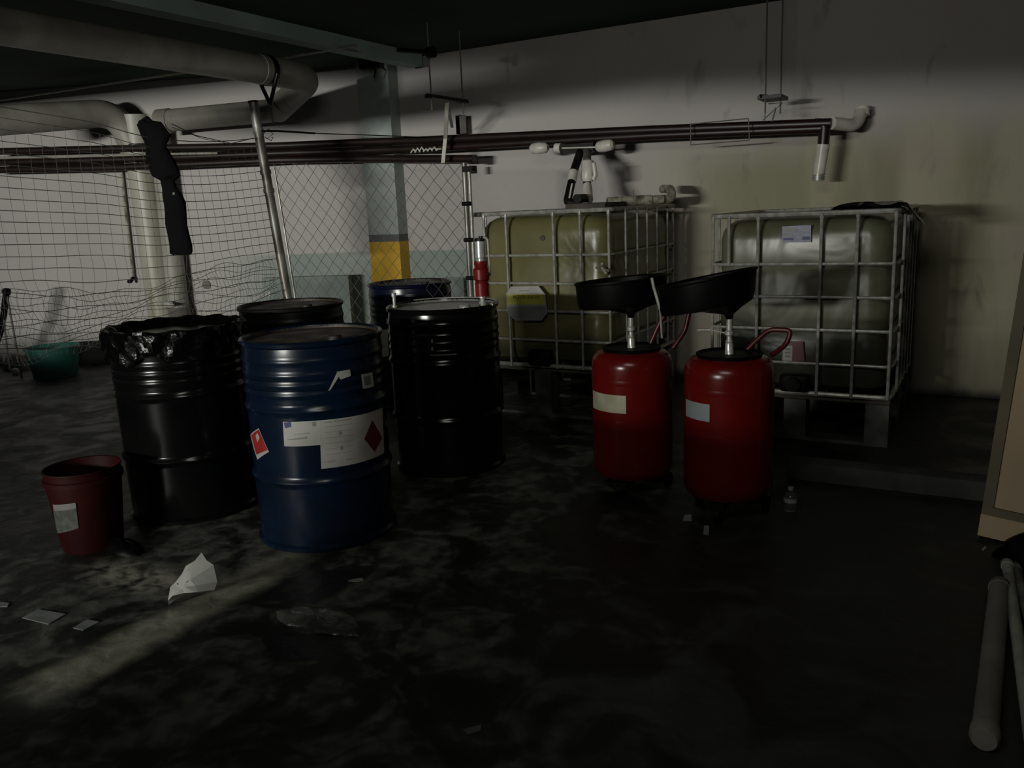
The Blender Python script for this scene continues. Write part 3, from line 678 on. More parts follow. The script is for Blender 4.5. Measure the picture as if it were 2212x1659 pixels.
# ------------------------------------------------------------------ IBC oil tanks
def ibc(x0, y0, ztop, Wd, Dp, label, mtank, tt, ball=True):
    t = thing('caged_oil_tank', (x0 + Wd / 2, y0 + Dp / 2, 0), label, 'oil tank', 'caged oil tanks by the wall')
    x1, y1 = x0 + Wd, y0 + Dp; zb_ = ztop - 1.0
    # tank body: rounded box with soft shoulders
    def rr(inset, zz, rad):
        pts = []; a0, b0_, a1, b1 = x0 + inset, y0 + inset, x1 - inset, y1 - inset
        for (cx_, cy_, s) in ((a1 - rad, b1 - rad, 0), (a0 + rad, b1 - rad, 1), (a0 + rad, b0_ + rad, 2), (a1 - rad, b0_ + rad, 3)):
            for k in range(9): a = (s + k / 8) * PI / 2; pts.append(Vector((cx_ + rad * math.cos(a), cy_ + rad * math.sin(a), zz)))
        return pts
    lv = [(.10, zb_ + .02, .08), (.045, zb_ + .05, .10), (.03, zb_ + .10, .11), (.028, zb_ + .30, .11), (.032, zb_ + .33, .11), (.028, zb_ + .36, .11), (.028, ztop - .36, .11), (.033, ztop - .33, .11), (.028, ztop - .30, .11), (.028, ztop - .14, .11), (.035, ztop - .09, .12), (.055, ztop - .055, .13), (.09, ztop - .03, .14), (.16, ztop - .018, .15), (.3, ztop - .012, .15)]
    rings_ = [rr(*l) for l in lv]; b = B(); n_ = len(rings_[0])
    b.grid([r_ + [r_[0]] for r_ in rings_]); b.add(rings_[-1], [list(range(n_))])
    obj('tank_body', b, mtank, t)
    rt = .009
    zs = [ztop, ztop - .27, ztop - .45, ztop - .63, ztop - .82]
    for i, zz in enumerate(zs):
        r_ = .014 if i == 0 else rt
        loop = [Vector(p) for p in ((x0, y0, zz), (x1, y0, zz), (x1, y1, zz), (x0, y1, zz))]
        b = B(); b.tube(fillet([(x0 + .3, y0, zz), (x1, y0, zz), (x1, y1, zz), (x0, y1, zz), (x0, y0, zz), (x0 + .3, y0, zz)], .05, 5), r_, 8, cap=False)
        obj('cage_bar', b, M_galv, t)
    b = B(); b.tube(fillet([(x0 + .3, y0, zb_ + .01), (x1, y0, zb_ + .01), (x1, y1, zb_ + .01), (x0, y1, zb_ + .01), (x0, y0, zb_ + .01), (x0 + .3, y0, zb_ + .01)], .05, 5), .014, 8, cap=False); obj('base_rail', b, M_galv, t)
    for f_, full in ((.0, 1), (.10, 0), (.27, 1), (.62, 1), (.81, 1), (1.0, 1)):
        x = x0 + .012 + f_ * (Wd - .024); e_ = .0 if f_ not in (0, 1.0) else .014
        for yy_ in (y0 - .012, y1 + .012):
            yk = yy_ + (e_ if yy_ < y0 else -e_)
            zl_ = zb_ if full else ztop - .27
            b = B().tube([(x, yk, ztop), (x, yk, ztop - .02), (x, yk, ztop - .03), (x, yk, zl_)], [.008, .013, .009, .009], 8); obj('cage_upright', b, M_galv, t)
    for f_ in (.18, .35, .5, .66, .84):
        for xx in (x0 - .012, x1 + .012):
            y = y0 + f_ * Dp; obj('cage_upright', B().tube([(xx, y, ztop), (xx, y, zb_)], .008, 8), M_galv, t)
    b = B()
    for yy_ in (y0 + .02, y0 + Dp / 2 - .05, y1 - .12): b.box((x0, yy_, zb_ - .03), (x1, yy_ + .1, zb_ - .003))
    obj('pallet_deck', b, M_pallet, t)
    for fx_ in (0, .5, 1):
        for fy_ in (0, .5, 1):
            xx = x0 + fx_ * (Wd - .12); yy_ = y0 + fy_ * (Dp - .12)
            obj('pallet_foot', B().box((xx, yy_, .02), (xx + .12, yy_ + .12, zb_ - .03)), M_palmet, t)
    b = B()
    for yy_ in (y0, y0 + Dp / 2 - .06, y1 - .12): b.box((x0, yy_, .0), (x1, yy_ + .12, .02))
    obj('pallet_skid', b, M_palmet, t)
    cx_, cy_ = x0 + Wd * .5, y0 + Dp * .5
    obj('filler_cap', B().lathe([(.12, ztop - .02), (.12, ztop - .002), (.08, ztop + .004), (.001, ztop + .006)], (cx_, cy_, 0), 28), M_blackp, t)
    b = B(); b.box((cx_ - .08, y0 - .06, zb_ + .02), (cx_ + .08, y0 + .02, zb_ + .12), bev=.02); b.tube([(cx_, y0 - .01, zb_ + .07), (cx_, y0 - .09, zb_ + .07)], .04, 16); obj('outlet_valve', b, M_blackp, t)
    return t
Y1I = 4.78
i1 = ibc(-3.02, Y1I, 1.33, 1.0, 1.2, 'yellow oil tank in a wire cage on the left, with yellow and white label', M_tank1, None)
i2 = ibc(-1.40, Y1I, 1.265, .98, 1.2, 'cloudy greenish oil tank in a wire cage on the right, with small blue label', M_tank2, None)
# label plate of tank 1
def flat(b, pix, Y, th_=.004):
    vs = [P(x, y, Y) for x, y in pix]; n_ = len(vs); back = [v + Vector((0, th_, 0)) for v in vs]
    b.add(vs + back, [list(range(n_))[::-1], [n_ + i for i in range(n_)]] + [(i, (i + 1) % n_, n_ + (i + 1) % n_, n_ + i) for i in range(n_)]); return b
YLb = Y1I - .03
pl_ = obj('label_plate', flat(B(), ((1104, 619), (1163, 618), (1177, 635), (1182, 676), (1170, 692), (1112, 692), (1095, 674), (1094, 634)), YLb, .006), M_lab, i1)
obj('grey_field', flat(B(), ((1096, 663), (1178, 660), (1181, 676), (1170, 691), (1112, 691), (1096, 674)), YLb - .001, .001), M_greyp, pl_)
obj('yellow_field', flat(B(), ((1097, 636), (1175, 635), (1177, 657), (1097, 658)), YLb - .001, .001), M_yelp, pl_)
def text(name, s, px, py, Y, size, m, parent, sx=1.0):
    cu = bpy.data.curves.new(name, 'FONT'); cu.body = s; cu.size = size; cu.align_x = 'CENTER'; cu.extrude = .0006
    o = bpy.data.objects.new(name + '_tmp', cu); COL.objects.link(o)
    dg = bpy.context.evaluated_depsgraph_get(); dg.update()
    me = bpy.data.meshes.new_from_object(o.evaluated_get(dg)); bpy.data.objects.remove(o)
    M = Matrix.Translation(P(px, py, Y)) @ Matrix.Rotation(PI / 2, 4, 'X') @ Matrix.Scale(sx, 4, (1, 0, 0))
    b = B(); b.v = [M @ v.co for v in me.vertices]; b.f = [list(p.vertices) for p in me.polygons]; b.sm = [False] * len(b.f)
    return obj(name, b, m, parent)
text('lettering', 'ACEITE USADO', 1136, 645, YLb - .003, .030, mat('dark_yellow_print', (.10, .09, .01), .6), pl_, .95)
b = B()
for k, (xa, xb) in enumerate(((1122, 1142), (1102, 1126), (1150, 1172))):
    y_ = (628, 683, 666)[k]; flat(b, ((xa, y_), (xb, y_ - .5), (xb, y_ + 1), (xa, y_ + 1.5)), YLb - .003, .001)
obj('small_print', b, M_print, pl_)
b = B(); c_ = P(1171, 514, Y1I + .02); b.tube([c_, c_ + Vector((0, .01, 0))], .018, 16); obj('moulded_mark', b, M_pallet, i1)
b = B(); q = P(1300, 578, Y1I - .05); b.tube([q, q + Vector((.03, 0, -.04))], .015, 8); b.tube([q + Vector((-.04, 0, 0)), q + Vector((.05, 0, -.02))], .008, 8); b.tube([q + Vector((0, 0, .02)), q + Vector((0, .08, .0))], .01, 8); obj('brass_tap', b, M_pvcd, i1)
# labels of tank 2
pb_ = obj('blue_label', flat(B(), ((1690, 489), (1752, 486), (1752, 523), (1690, 524)), Y1I + .01, .004), mat('blue_grey_label', (.085, .095, .17), .4, col2=(.035, .04, .12), scale=30, stretch=(1, 1, 3)), i2)
b = B(); 
for (xa, xb, ya, yb_) in ((1694, 1720, 493, 501), (1692, 1712, 503, 510), (1735, 1749, 492, 497), (1724, 1730, 500, 506)): flat(b, ((xa, ya), (xb, ya - .5), (xb, yb_), (xa, yb_)), Y1I + .008, .001)
obj('pale_print', b, M_greyp, pb_)
b = B(); 
for (xa, xb, ya, yb_) in ((1692, 1714, 514, 519), (1733, 1750, 511, 518)): flat(b, ((xa, ya), (xb, ya - .5), (xb, yb_), (xa, yb_)), Y1I + .008, .001)
obj('navy_print', b, M_navyp, pb_)
rl = obj('red_label', flat(B(), ((1694, 737), (1735, 738), (1738, 780), (1690, 780)), Y1I + .01, .004), M_redd, i2)
b = B(); flat(b, ((1692, 746), (1712, 747), (1711, 781), (1690, 779)), Y1I + .008, .001); o_ = obj('white_field', b, M_lab, rl)
b = B()
for k in range(3): flat(b, ((1696, 752 + k * 8), (1707, 753 + k * 8), (1707, 756 + k * 8), (1696, 755 + k * 8)), Y1I + .006, .001)
obj('symbol_print', b, M_print, rl)

# pipework on top of the left tank
YQ = 5.25
zt1 = 1.335
t = thing('filling_pipes', P(1270, 436, YQ), 'pair of black and white drop pipes feeding the left oil tank', 'pipe')
obj('black_drop', B().tube([W(1256, 322, .36), P(1238, 374, 5.5)], .030, 16), M_black, t)
obj('white_band', B().tube([P(1239, 371, 5.5), P(1235, 392, 5.45)], .033, 16), M_pvcw, t)
b = B(); b.tube(fillet([P(1236, 388, 5.46), P(1228, 424, 5.38), P(1225, 436, 5.36), P(1250, 441, 5.36)], .05), .029, 16); obj('black_bend', b, M_black, t)
b = B(); strap(b, [P(1236, 396, 5.40), P(1230, 428, 5.33)], .006); obj('painted_highlight', b, M_pvcw, t)  # highlight on the black bend, painted as a thin white strip
obj('valve_neck', B().tube([W(1269, 322, .36), P(1268, 350, 5.6)], .029, 16), M_tubeg, t)
b = B(); b.tube([P(1270, 346, 5.6), P(1270, 350, 5.6), P(1269, 386, 5.58), P(1269, 392, 5.58)], [.036, .045, .045, .036], 18); b.tube([P(1282, 352, 5.56), P(1284, 362, 5.56), P(1286, 378, 5.56), P(1282, 388, 5.56)], .016, 10); obj('valve_body', b, M_pvcw, t)
obj('black_band', B().tube([P(1268, 390, 5.58), P(1268, 405, 5.56)], .029, 16), M_black, t)
b = B(); b.tube([P(1268, 402, 5.56), P(1271, 432, 5.45)], .034, 16); obj('lower_socket', b, M_pvcw, t)
b = B(); b.tube([P(1262, 428, 5.40), P(1247, 430, 5.25)], .030, 16); b.tube([P(1250, 430, 5.28), P(1247, 430, 5.25)], .034, 16, cap=False); obj('open_tee', b, M_blackp, t)
b = B(); c0 = P(1234, 446, 5.15); c1 = P(1320, 442, 5.15); b.box((c0.x, 5.05, 1.335), (c1.x, 5.5, 1.375), bev=.012)
tag(obj('tank_lid_board', b, M_pallet), 'dark flat board on top of the left oil tank under the pipes', 'board')
t = thing('vent_pipe', P(1380, 440, 5.3), 'grubby white pipe lying on the left oil tank with an upturned elbow', 'pipe')
zv = P(1370, 433, 5.35).z
obj('pipe_run', B().tube([P(1312, 437, 5.35), P(1432, 430, 5.6)], .028, 18), M_pvcd, t)
for x_ in ((1312, 1340), (1350, 1366), (1366, 1406)):
    q0 = P(1312, 437, 5.35).lerp(P(1432, 430, 5.6), (x_[0] - 1312) / 120); q1 = P(1312, 437, 5.35).lerp(P(1432, 430, 5.6), (x_[1] - 1312) / 120)
    obj('socket', B().tube([q0, q1], .034, 18), M_pvcd, t)
b = B(); b.tube(fillet([P(1415, 431, 5.57), P(1452, 430, 5.68), P(1450, 408, 5.75), P(1432, 408, 5.9)], .07), .030, 16); obj('elbow', b, M_pvcd, t)
b = B(); b.tube([P(1369, 428, 5.4), P(1368, 410, 5.4)], .004, 6); obj('wire_stub', b, M_wire, t)
# plastic and rags on top of right tank
random.seed(7)
def crumple(c, sx, sy, sz, seed, rows_=12, seg=22, amp=.25):
    random.seed(seed); ph = [random.uniform(0, 6.28) for _ in range(12)]; rows = []
    for i in range(rows_ + 1):
        v = i / rows_; th_ = v * PI / 2; row = []
        for k in range(seg + 1):
            a = 2 * PI * (k % seg) / seg
            d = 1 + amp * (math.sin(3 * a + ph[0] + 2 * v) * .5 + math.sin(7 * a + ph[1] - 5 * v) * .35 + math.sin(11 * a + ph[2] + 9 * v) * .25)
            row.append(Vector(c) + Vector((math.cos(a) * math.cos(th_) * sx * d, math.sin(a) * math.cos(th_) * sy * d, sz * math.sin(th_) * (1 + amp * .6 * math.sin(5 * a + ph[3])) if i < rows_ else sz)))
        rows.append(row)
    b = B().grid(rows[:-1]); b.add(rows[-2][:-1], [list(range(seg))]); return b
q = P(1880, 452, 5.0)
tag(obj('oily_rag', crumple((q.x - .03, 4.98, 1.276), .17, .10, .035, 3), M_blackp), 'dark crumpled rag on the right end of the right tank top', 'rag')
q = P(1950, 455, 5.0)
b = B(); rows = []
for i in range(9):
    u = i / 8; row = []
    for k in range(7):
        v = k / 6; x = -.62 + .30 * u; row.append(Vector((x + .02 * math.sin(5 * v + u), 4.74 + .35 * v - .02 * math.sin(9 * u), 1.298 + .01 * math.sin(11 * u + 7 * v) - (.10 * max(0, u - .72) / .28) ** 1)))
    rows.append(row)
b.grid(rows); b.v += [v + Vector((0, 0, .006)) for v in b.v]; nf = len(b.f); b.f += [[i + 63 for i in f][::-1] for f in b.f[:nf]]; b.sm += b.sm[:nf]
tag(obj('grey_plastic_sheet', b, M_film), 'grey plastic sheet drooping over the right tank corner', 'plastic sheet')

# ------------------------------------------------------------------ waste oil carts
def cart(c, label, z0, z1, R, bx, rimpy, lablo, labhi, labm, handle, group='red waste oil carts', rod=False):
    c = Vector(c); t = thing('waste_oil_cart', (c.x, c.y, 0), label, 'oil drain cart', group)
    prof = [(.02, z0), (R - .05, z0), (R - .015, z0 + .012), (R, z0 + .04), (R, z0 + .06)]
    prof += [(R, z0 + .07), (R, z0 + .015 + (z1 - z0) * .42), (R, z0 + .02 + (z1 - z0) * .42), (R + .002, z0 + .02 + (z1 - z0) * .44), (R, z0 + .02 + (z1 - z0) * .46), (R, z0 + .025 + (z1 - z0) * .46), (R, z1 - .145), (R, z1 - .14), (R + .002, z1 - .13), (R, z1 - .12), (R, z1 - .115), (R, z1 - .07), (R - .0015, z1 - .055), (R - .008, z1 - .03), (R - .03, z1 - .008), (R - .06, z1), (.02, z1 + .004)]
    obj('tank', B().lathe(prof, (c.x, c.y, 0), 64), M_red, t)
    obj('top_tray', B().lathe([(R - .055, z1 - .004), (R - .05, z1 + .012), (R - .054, z1 + .014), (R - .064, z1 + .005), (.01, z1 + .008)], (c.x, c.y, 0), 48), M_blackp, t)
    # undercarriage
    b = B(); b.box((c.x - R * .8, c.y - .03, z0 - .03), (c.x + R * .8, c.y + .03, z0)); b.box((c.x - .03, c.y - R * .9, z0 - .03), (c.x + .03, c.y + R * .8, z0)); obj('base_frame', b, M_black, t)
    for (dx_, dy_) in ((-.15, .08), (.15, .08), (0.0, -.15)):
        w_ = Vector((c.x + dx_, c.y + dy_, .035))
        obj('wheel', B().tube([w_ + Vector((-.013, 0, 0)), w_ + Vector((.013, 0, 0))], .035, 20), M_blackp, t)
        b = B(); b.box((w_.x - .02, w_.y - .012, .035), (w_.x - .015, w_.y + .012, z0 - .02)); b.box((w_.x + .015, w_.y - .012, .035), (w_.x + .02, w_.y + .012, z0 - .02)); b.box((w_.x - .02, w_.y - .012, z0 - .03), (w_.x + .02, w_.y + .012, z0 - .02)); obj('wheel_fork', b, M_black, t)
    # tube
    tx, ty = c.x, c.y
    zb0 = bx[2]
    obj('chrome_tube', B().lathe([(.020, z1), (.022, z1 + .004), (.018, z1 + .01), (.017, z1 + .055)], (tx, ty, 0), 20), M_chrome, t)
    b = B().lathe([(.013, z1 + .05), (.017, z1 + .06), (.012, z1 + .07), (.012, z1 + .085), (.019, z1 + .09), (.019, z1 + .105), (.013, z1 + .11), (.013, zb0 + .01)], (tx, ty, 0), 18); obj('telescopic_tube', b, M_galv, t)
    # offset bowl: rim circle centred off the tube
    ox, oy, _, Rb, zr, tilt = bx
    seg = 48; rows = []
    for (f_, hh) in ((.06, 0), (.10, .02), (.5, .045), (.93, .06), (.97, .085), (1.0, .165), (1.03, .17), (1.03, .178), (1.0, .176)):
        row = []
        for k in range(seg + 1):
            a = 2 * PI * (k % seg) / seg
            wgt = min(1, max(0, (f_ - .06) / .87))
            x = tx + ox * wgt + Rb * f_ * math.cos(a); y = ty + oy * wgt + Rb * f_ * math.sin(a)
            zz = zb0 + hh * (zr / .178) + tilt * (x - tx) * wgt
            row.append(Vector((x, y, zz)))
        rows.append(row)
    inner = []
    for (f_, hh) in ((.97, .172), (.95, .09), (.91, .068), (.5, .052), (.10, .03)):
        row = []
        for k in range(seg + 1):
            a = 2 * PI * (k % seg) / seg; wgt = min(1, max(0, (f_ - .06) / .87))
            x = tx + ox * wgt + Rb * f_ * math.cos(a); y = ty + oy * wgt + Rb * f_ * math.sin(a)
            row.append(Vector((x, y, zb0 + hh * (zr / .178) + tilt * (x - tx) * wgt)))
        inner.append(row)
    obj('drain_bowl', B().grid(rows + inner), M_blackp, t)
    # handle: bent loop on the back right
    hp = [Vector((c.x, c.y, 0)) + Vector(p) for p in handle]
    obj('handle', B().tube(fillet(hp, .025, 6), .011, 12), mat('handle_red', (.06, .004, .003), .4), t)
    lb = B(); n_ = 10; rows = []
    a0, a1 = lablo[0], labhi[0]
    for i in range(5):
        zz = lablo[1] + (labhi[1] - lablo[1]) * i / 4
        rows.append([Vector((c.x + (R + .0025) * math.cos(a0 + (a1 - a0) * k / n_), c.y + (R + .0025) * math.sin(a0 + (a1 - a0) * k / n_), zz)) for k in range(n_ + 1)])
    lb.grid(rows); obj('tank_label', lb, labm, t)
    return t
R_T = .19
T1 = Vector((-1.45, 3.66, 0)); T2 = Vector((-.945, 3.51, 0))
def labrange(c, pl, pr_):
    a = cyl(*pl, c, R_T + .002); b_ = cyl(*pr_, c, R_T + .002); return a, b_
la, lb_ = labrange(T1, (1282, 882), (1352, 855)); 
ct1 = cart(T1, 'red waste oil cart on the left with cream label on its tank', .075, .685, R_T, (-.055, .02, .835, .215, .185, .08), 0, (la[0], lb_[1] - .085), (lb_[0], lb_[1]), M_laby,
     ((.06, .10, .70), (.10, .12, .80), (.14, .14, .86), (.24, .14, .86), (.22, .13, .76), (.17, .10, .68)))
la, lb_ = labrange(T2, (1482, 902), (1533, 874))
ct2 = cart(T2, 'red waste oil cart on the right with grey-blue label on its tank', .09, .705, R_T, (-.105, .02, .860, .205, .20, .19), 0, (la[0], lb_[1] - .075), (lb_[0], lb_[1]), M_labg,
     ((.05, .10, .715), (.10, .13, .77), (.135, .15, .80), (.225, .15, .80), (.21, .13, .74), (.16, .08, .70)))
b = B(); q = Vector((T2.x, T2.y, .80)); b.tube([q + Vector((-.14, 0, .01)), q + Vector((-.08, 0, .012))], .006, 8); b.tube([q + Vector((-.08, 0, .012)), q + Vector((-.01, 0, .0))], .003, 6); obj('valve_lever', b, M_chrome, ct2)
b = B(); b.tube([P(1408, 600, 3.5), P(1412, 620, 3.5), P(1426, 668, 3.5)], .007, 8); b.tube([P(1426, 668, 3.5), P(1430, 730, 3.55)], .005, 8); obj('bowl_support_rod', b, M_galv, ct1)

# ------------------------------------------------------------------ buckets and bits at left
q = F(188, 1202); cb = Vector((q.x - .10, q.y + .10, 0))
t = thing('plastic_pail', cb, 'dull red plastic pail with pale label at the lower left', 'bucket')
obj('body', B().lathe([(.01, .004), (.118, .0), (.122, .01), (.150, .30), (.158, .302), (.158, .322), (.150, .325), (.151, .352), (.156, .355), (.154, .360), (.147, .358), (.143, .30), (.115, .02), (.01, .018)], cb, 48), M_redp, t)
def conepatch(b, pix, c, r0, r1, h_, n_=8, off=.003):
    def hit(px, py):
        R = (r0 + r1) / 2
        for _ in range(6):
            a, z_ = cyl(px, py, c, R); R = r0 + (r1 - r0) * z_ / h_ + off
        return a, z_
    qd = [hit(*p) for p in pix]; rows = []
    for i in range(n_ + 1):
        v = i / n_; row = []
        for j in range(n_ + 1):
            u = j / n_
            a = (qd[0][0] * (1 - u) + qd[1][0] * u) * (1 - v) + (qd[3][0] * (1 - u) + qd[2][0] * u) * v
            z_ = (qd[0][1] * (1 - u) + qd[1][1] * u) * (1 - v) + (qd[3][1] * (1 - u) + qd[2][1] * u) * v
            R = r0 + (r1 - r0) * z_ / h_ + off; row.append(Vector((c[0] + R * math.cos(a), c[1] + R * math.sin(a), z_)))
        rows.append(row)
    return b.grid(rows)
lo_ = obj('pail_label', conepatch(B(), ((114, 1090), (163, 1086), (170, 1141), (124, 1152)), cb, .121, .150, .30), M_dirtylab, t)
obj('label_band', conepatch(B(), ((114, 1090), (163, 1086), (165, 1098), (116, 1103)), cb, .121, .150, .30, off=.0045), M_print, lo_)
q = F(268, 1190); tag(obj('rubber_scrap', crumple((q.x, q.y, .0), .11, .06, .05, 5, amp=.15), M_blackp), 'black rubber scrap on the floor between pail and drum', 'scrap')
q = F(120, 806); tc = Vector((q.x + .14, q.y - .08, 0)); 
tb = thing('plastic_tub', tc, 'teal plastic tub on the floor by the left wall', 'tub')
obj('body', B().lathe([(.01, .004), (.185, 0), (.19, .01), (.225, .26), (.24, .265), (.242, .28), (.23, .283), (.218, .27), (.18, .02), (.01, .016)], tc, 40), M_teal, tb)
q = F(36, 775); k_ = Vector((q.x + .05, q.y - .1, 0)); tag(obj('dark_canister', B().lathe([(.01, .0), (.075, 0), (.08, .01), (.08, .24), (.07, .25), (.01, .25)], k_, 24), M_blackp), 'small dark canister behind the grey sack at far left', 'canister')
q = F(52, 790); tag(obj('grey_sack', crumple((q.x + .16, q.y - .16, 0), .14, .11, .15, 8, amp=.12), M_tubeg), 'lumpy grey sack on the floor left of the teal tub', 'sack')
q = F(70, 800); b = B(); b.lathe([(.001, 0), (.025, .006), (.037, .03), (.03, .055), (.001, .066)], (q.x + .06, q.y - .2, 0), 20); tag(obj('white_ball', b, M_lab), 'small white ball on the floor in front of the sack', 'ball')
t = thing('folding_stand', F(20, 800), 'dark folding stand with angled legs at the far left edge', 'stand')
yA = 4.35
ap = P(14, 630, yA); ff = F(2, 805); gg = P(34, 742, yA)
gf = ap + (gg - ap) * (ap.z / (ap.z - gg.z)); lf = F(-35, 815)
obj('leg', B().tube([ap, P(8, 680, yA), P(0, 720, yA), lf + Vector((0, 0, .01))], .028, 10), M_blackp, t)
obj('leg', B().tube([ap, gf + Vector((0, 0, .006))], .009, 8), M_tubeg, t)
b = B(); b.tube([ap + Vector((-.02, 0, .0)), ap + Vector((.02, 0, 0))], .034, 12); obj('hinge', b, M_blackp, t)
obj('brace', B().tube([P(8, 690, yA), P(21, 800, yA - .2)], .009, 8), M_galvd, t)

# ------------------------------------------------------------------ floor litter
def crumpled_paper():
    out = [(365, 1312), (368, 1275), (385, 1258), (398, 1254), (402, 1228), (425, 1215), (436, 1199), (447, 1216), (462, 1226), (470, 1262), (464, 1280), (440, 1283), (420, 1281), (400, 1292), (378, 1302)]
    y0 = F(368, 1311).y
    rows = []; seg = len(out)
    base = [F(x, y, .0) if False else None for x, y in out]
    pts = [P(x, y, y0) for x, y in out]
    zmin = min(p.z for p in pts); pts = [p + Vector((0, 0, .006 - zmin)) for p in pts]
    cen = sum(pts, Vector()) / seg; random.seed(5)
    b = B(); front = []; mid_ = []
    ring1 = [cen.lerp(p, .62) + Vector((0, -.045 + random.uniform(-.02, .02), random.uniform(-.008, .008))) for p in pts]
    ring2 = [cen.lerp(p, .3) + Vector((0, -.03 + random.uniform(-.03, .02), random.uniform(-.01, .01))) for p in pts]
    ring1b = [cen.lerp(p, .6) + Vector((0, .05 + random.uniform(-.02, .02), 0)) for p in pts]
    for r_ in (ring1, ring2, ring1b):
        for p in r_: p.z = max(p.z, .004)
    n_ = seg; b.add(pts + ring1 + ring2 + ring1b, [(i, (i + 1) % n_, n_ + (i + 1) % n_, n_ + i) for i in range(n_)] + [(n_ + i, n_ + (i + 1) % n_, 2 * n_ + (i + 1) % n_, 2 * n_ + i) for i in range(n_)] + [[2 * n_ + i for i in range(n_)]] + [(i, 3 * n_ + i, 3 * n_ + (i + 1) % n_, (i + 1) % n_) for i in range(n_)] + [[3 * n_ + i for i in range(n_)][::-1]], False)
    return b
tag(obj('crumpled_paper', crumpled_paper(), M_rag, angle=20), 'crumpled white paper towel standing on the floor before the drums', 'paper')
def scrap(pix, name, label, m, cat='paper', h=.004, group=None):
    vs = [F(x, y, 0) for x, y in pix]; n_ = len(vs)
    b = B().add([v + Vector((0, 0, .001)) for v in vs] + [v + Vector((0, 0, h)) for v in vs], [list(range(n_))[::-1], [n_ + i for i in range(n_)]] + [(i, (i + 1) % n_, n_ + (i + 1) % n_, n_ + i) for i in range(n_)])
    if b.f[1] and (b.v[1] - b.v[0]).cross(b.v[2] - b.v[0]).z < 0: b.f = [f[::-1] for f in b.f]
    return tag(obj(name, b, m), label, cat, group)
M_sc = mat('dirty_paper', (.17, .18, .17), .85, col2=(.12, .13, .12), scale=12)
scrap(((48, 1336), (82, 1318), (142, 1328), (105, 1350)), 'paper_scrap', 'larger of the two pale square scraps on the left floor', M_sc)
scrap(((158, 1358), (188, 1340), (215, 1345), (180, 1363)), 'paper_scrap', 'smaller of the two pale square scraps on the left floor', M_sc)
scrap(((0, 1302), (20, 1304), (16, 1312), (-8, 1312)), 'paper_scrap', 'thin pale scrap cut off by the left edge of the picture', M_sc)
scrap(((1479, 1114), (1493, 1113), (1494, 1126), (1475, 1126)), 'paper_scrap', 'pale square mark under the right cart, farther one', M_labg)  # this and the next: pale marks under the cart, laid flat
scrap(((1521, 1137), (1532, 1137), (1531, 1156), (1519, 1155)), 'paper_scrap', 'pale upright oblong mark under the right cart, nearer one', M_labg)
scrap(((1925, 1051), (1958, 1052), (1972, 1055), (1999, 1059), (1990, 1062), (1924, 1058)), 'paper_strip', 'thin pale strip lying by the curb on the right', M_sc)
scrap(((752, 1256), (765, 1252), (782, 1250), (785, 1255), (770, 1258)), 'plastic_scrap', 'small pale plastic scrap on the dark middle floor', M_sc, 'scrap')
scrap(((835, 1353), (868, 1349), (872, 1360), (840, 1366)), 'plastic_scrap', 'faint grey scrap right of the plastic film', mat('faint_scrap', (.05, .05, .045), .6), 'scrap')
scrap(((1000, 1578), (1040, 1568), (1038, 1580), (1010, 1590)), 'plastic_scrap', 'faint grey scrap near the bottom edge of the picture', mat('faint_scrap_b', (.06, .06, .055), .6), 'scrap')
q = F(690, 1340); tag(obj('plastic_film', crumple((q.x, q.y, 0), .17, .08, .022, 12, amp=.22), M_film, angle=20), 'crumpled grey plastic film on the oily floor', 'plastic film')
q = F(1707, 1102); bt = Vector((q.x, q.y, 0))
t = thing('small_bottle', bt, 'small clear plastic bottle standing right of the carts', 'bottle')
zb_ = lambda py: zpx(py, bt)
hb = zb_(1052)
obj('bottle_body', B().lathe([(.001, .002), (.026, .0), (.029, .006), (.029, hb * .55), (.024, hb * .68), (.010, hb * .8), (.010, hb * .9)], bt, 24), M_glass, t)
obj('cap', B().lathe([(.012, hb * .88), (.012, hb), (.001, hb)], bt, 16), M_labg, t)
obj('bottle_label', B().lathe([(.0295, hb * .38), (.0295, hb * .56)], bt, 24), M_labg, t)

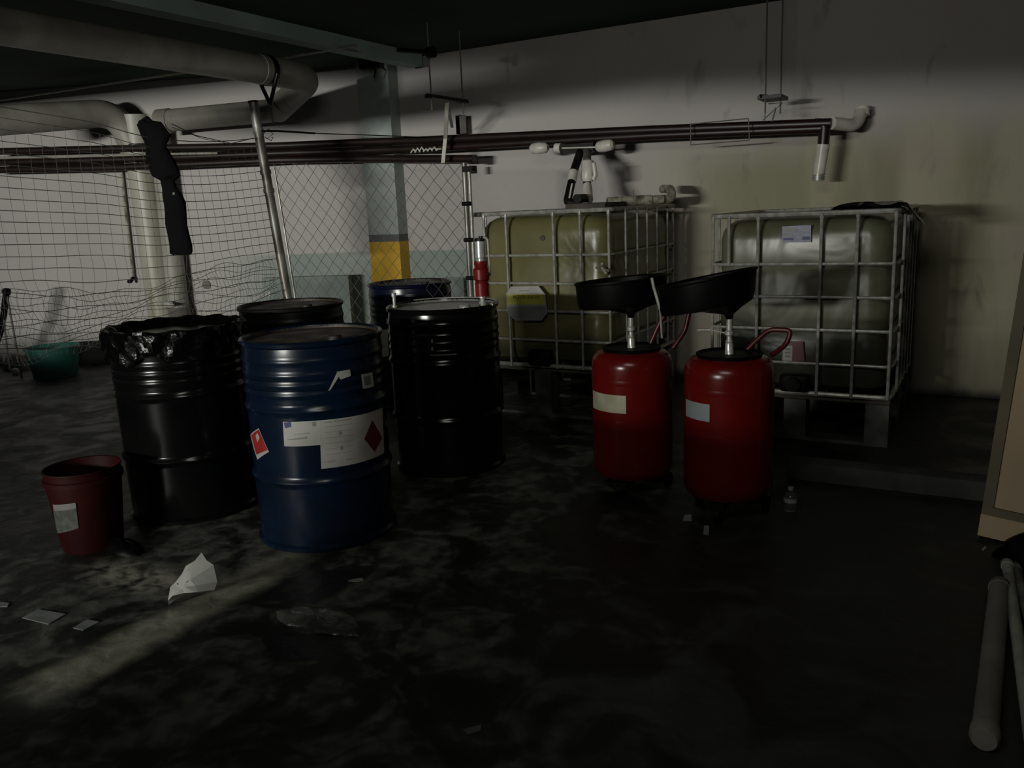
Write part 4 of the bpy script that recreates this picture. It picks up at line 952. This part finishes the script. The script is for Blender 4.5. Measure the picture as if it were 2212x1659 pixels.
# ------------------------------------------------------------------ framed board, box, bag and tubes at right
bl = F(2118, 1165); 
Mr = Matrix.Translation((bl.x - .012, bl.y, .0)) @ Matrix.Rotation(math.radians(-8), 4, 'Z') @ Matrix.Rotation(math.radians(4), 4, 'Y')
t = thing('framed_board', (bl.x + .02, bl.y, 0), 'tan board with olive frame leaning at the right edge', 'board')
Wb, Hb, fw = .78, 1.6, .038
zlo = .11
obj('stile', B().box((0, 0, zlo), (fw, .06, Hb), Mr), M_frame, t)
obj('stile', B().box((Wb - fw, 0, zlo), (Wb, .06, Hb), Mr), M_frame, t)
obj('rail', B().box((fw, 0, zlo), (Wb - fw, .06, zlo + fw * .8), Mr), M_frame, t)
obj('rail', B().box((fw, 0, Hb - fw), (Wb - fw, .06, Hb), Mr), M_frame, t)
pn = obj('panel', B().box((fw, .012, zlo + fw * .8), (Wb - fw, .045, Hb - fw), Mr), M_card, t)
b = B()
for (x0_, x1_, z0_, z1_) in ((.135, .36, .335, .342), (.135, .36, .265, .272), (.135, .141, .25, .37)): b.box((x0_, .010, z0_), (x1_, .0125, z1_), Mr)
obj('printed_line', b, M_frame, pn)
obj('foot_block', B().box((.0, -.01, .02), (Wb, .09, zlo), Mr), M_card, t)
b = crumple((bl.x + .30, bl.y - .16, 0), .26, .13, .14, 21, amp=.12); tag(obj('dark_bag', b, M_blackp), 'black bag lying at the foot of the leaning board', 'bag')
scrap(((2120, 1188), (2128, 1181), (2131, 1185), (2124, 1192)), 'paper_scrap', 'tiny white scrap at the foot of the leaning board', M_labg)
def floortube(p0, p1, r, name, label, m, z_=None, cap_r=None):
    a = F(*p0, 0) ; c_ = F(*p1, 0); a.z = c_.z = (z_ or 0) + r
    t = thing(name, (a.x, a.y, 0), label, 'tube'); d = (c_ - a).normalized()
    obj('tube_body', B().tube([a, c_], r, 20), m, t)
    b = B(); b.tube([a - d * .012, a, a + d * .035], [r * .9, r + .004, r + .004], 20); obj('end_cap', b, m, t)
    b = B(); b.tube([c_ + d * .008, c_, c_ - d * .03], [r * .9, r + .003, r + .003], 20); obj('end_cap', b, m, t)
    return t
floortube((2125, 1618), (2158, 1283), .031, 'floor_tube', 'thick dusty grey tube lying on the floor at lower right', M_tubeg)
floortube((2236, 1690), (2174, 1234), .018, 'floor_tube', 'slimmer pale tube lying right of the thick grey tube', mat('pale_tube', (.22, .225, .20), .7, col2=(.15, .155, .14), scale=6), z_=.012)
floortube((2262, 1500), (2192, 1234), .017, 'floor_tube', 'dark slim tube lying rightmost behind the pale tube', mat('dark_tube', (.12, .13, .12), .6, col2=(.05, .055, .05), scale=9))
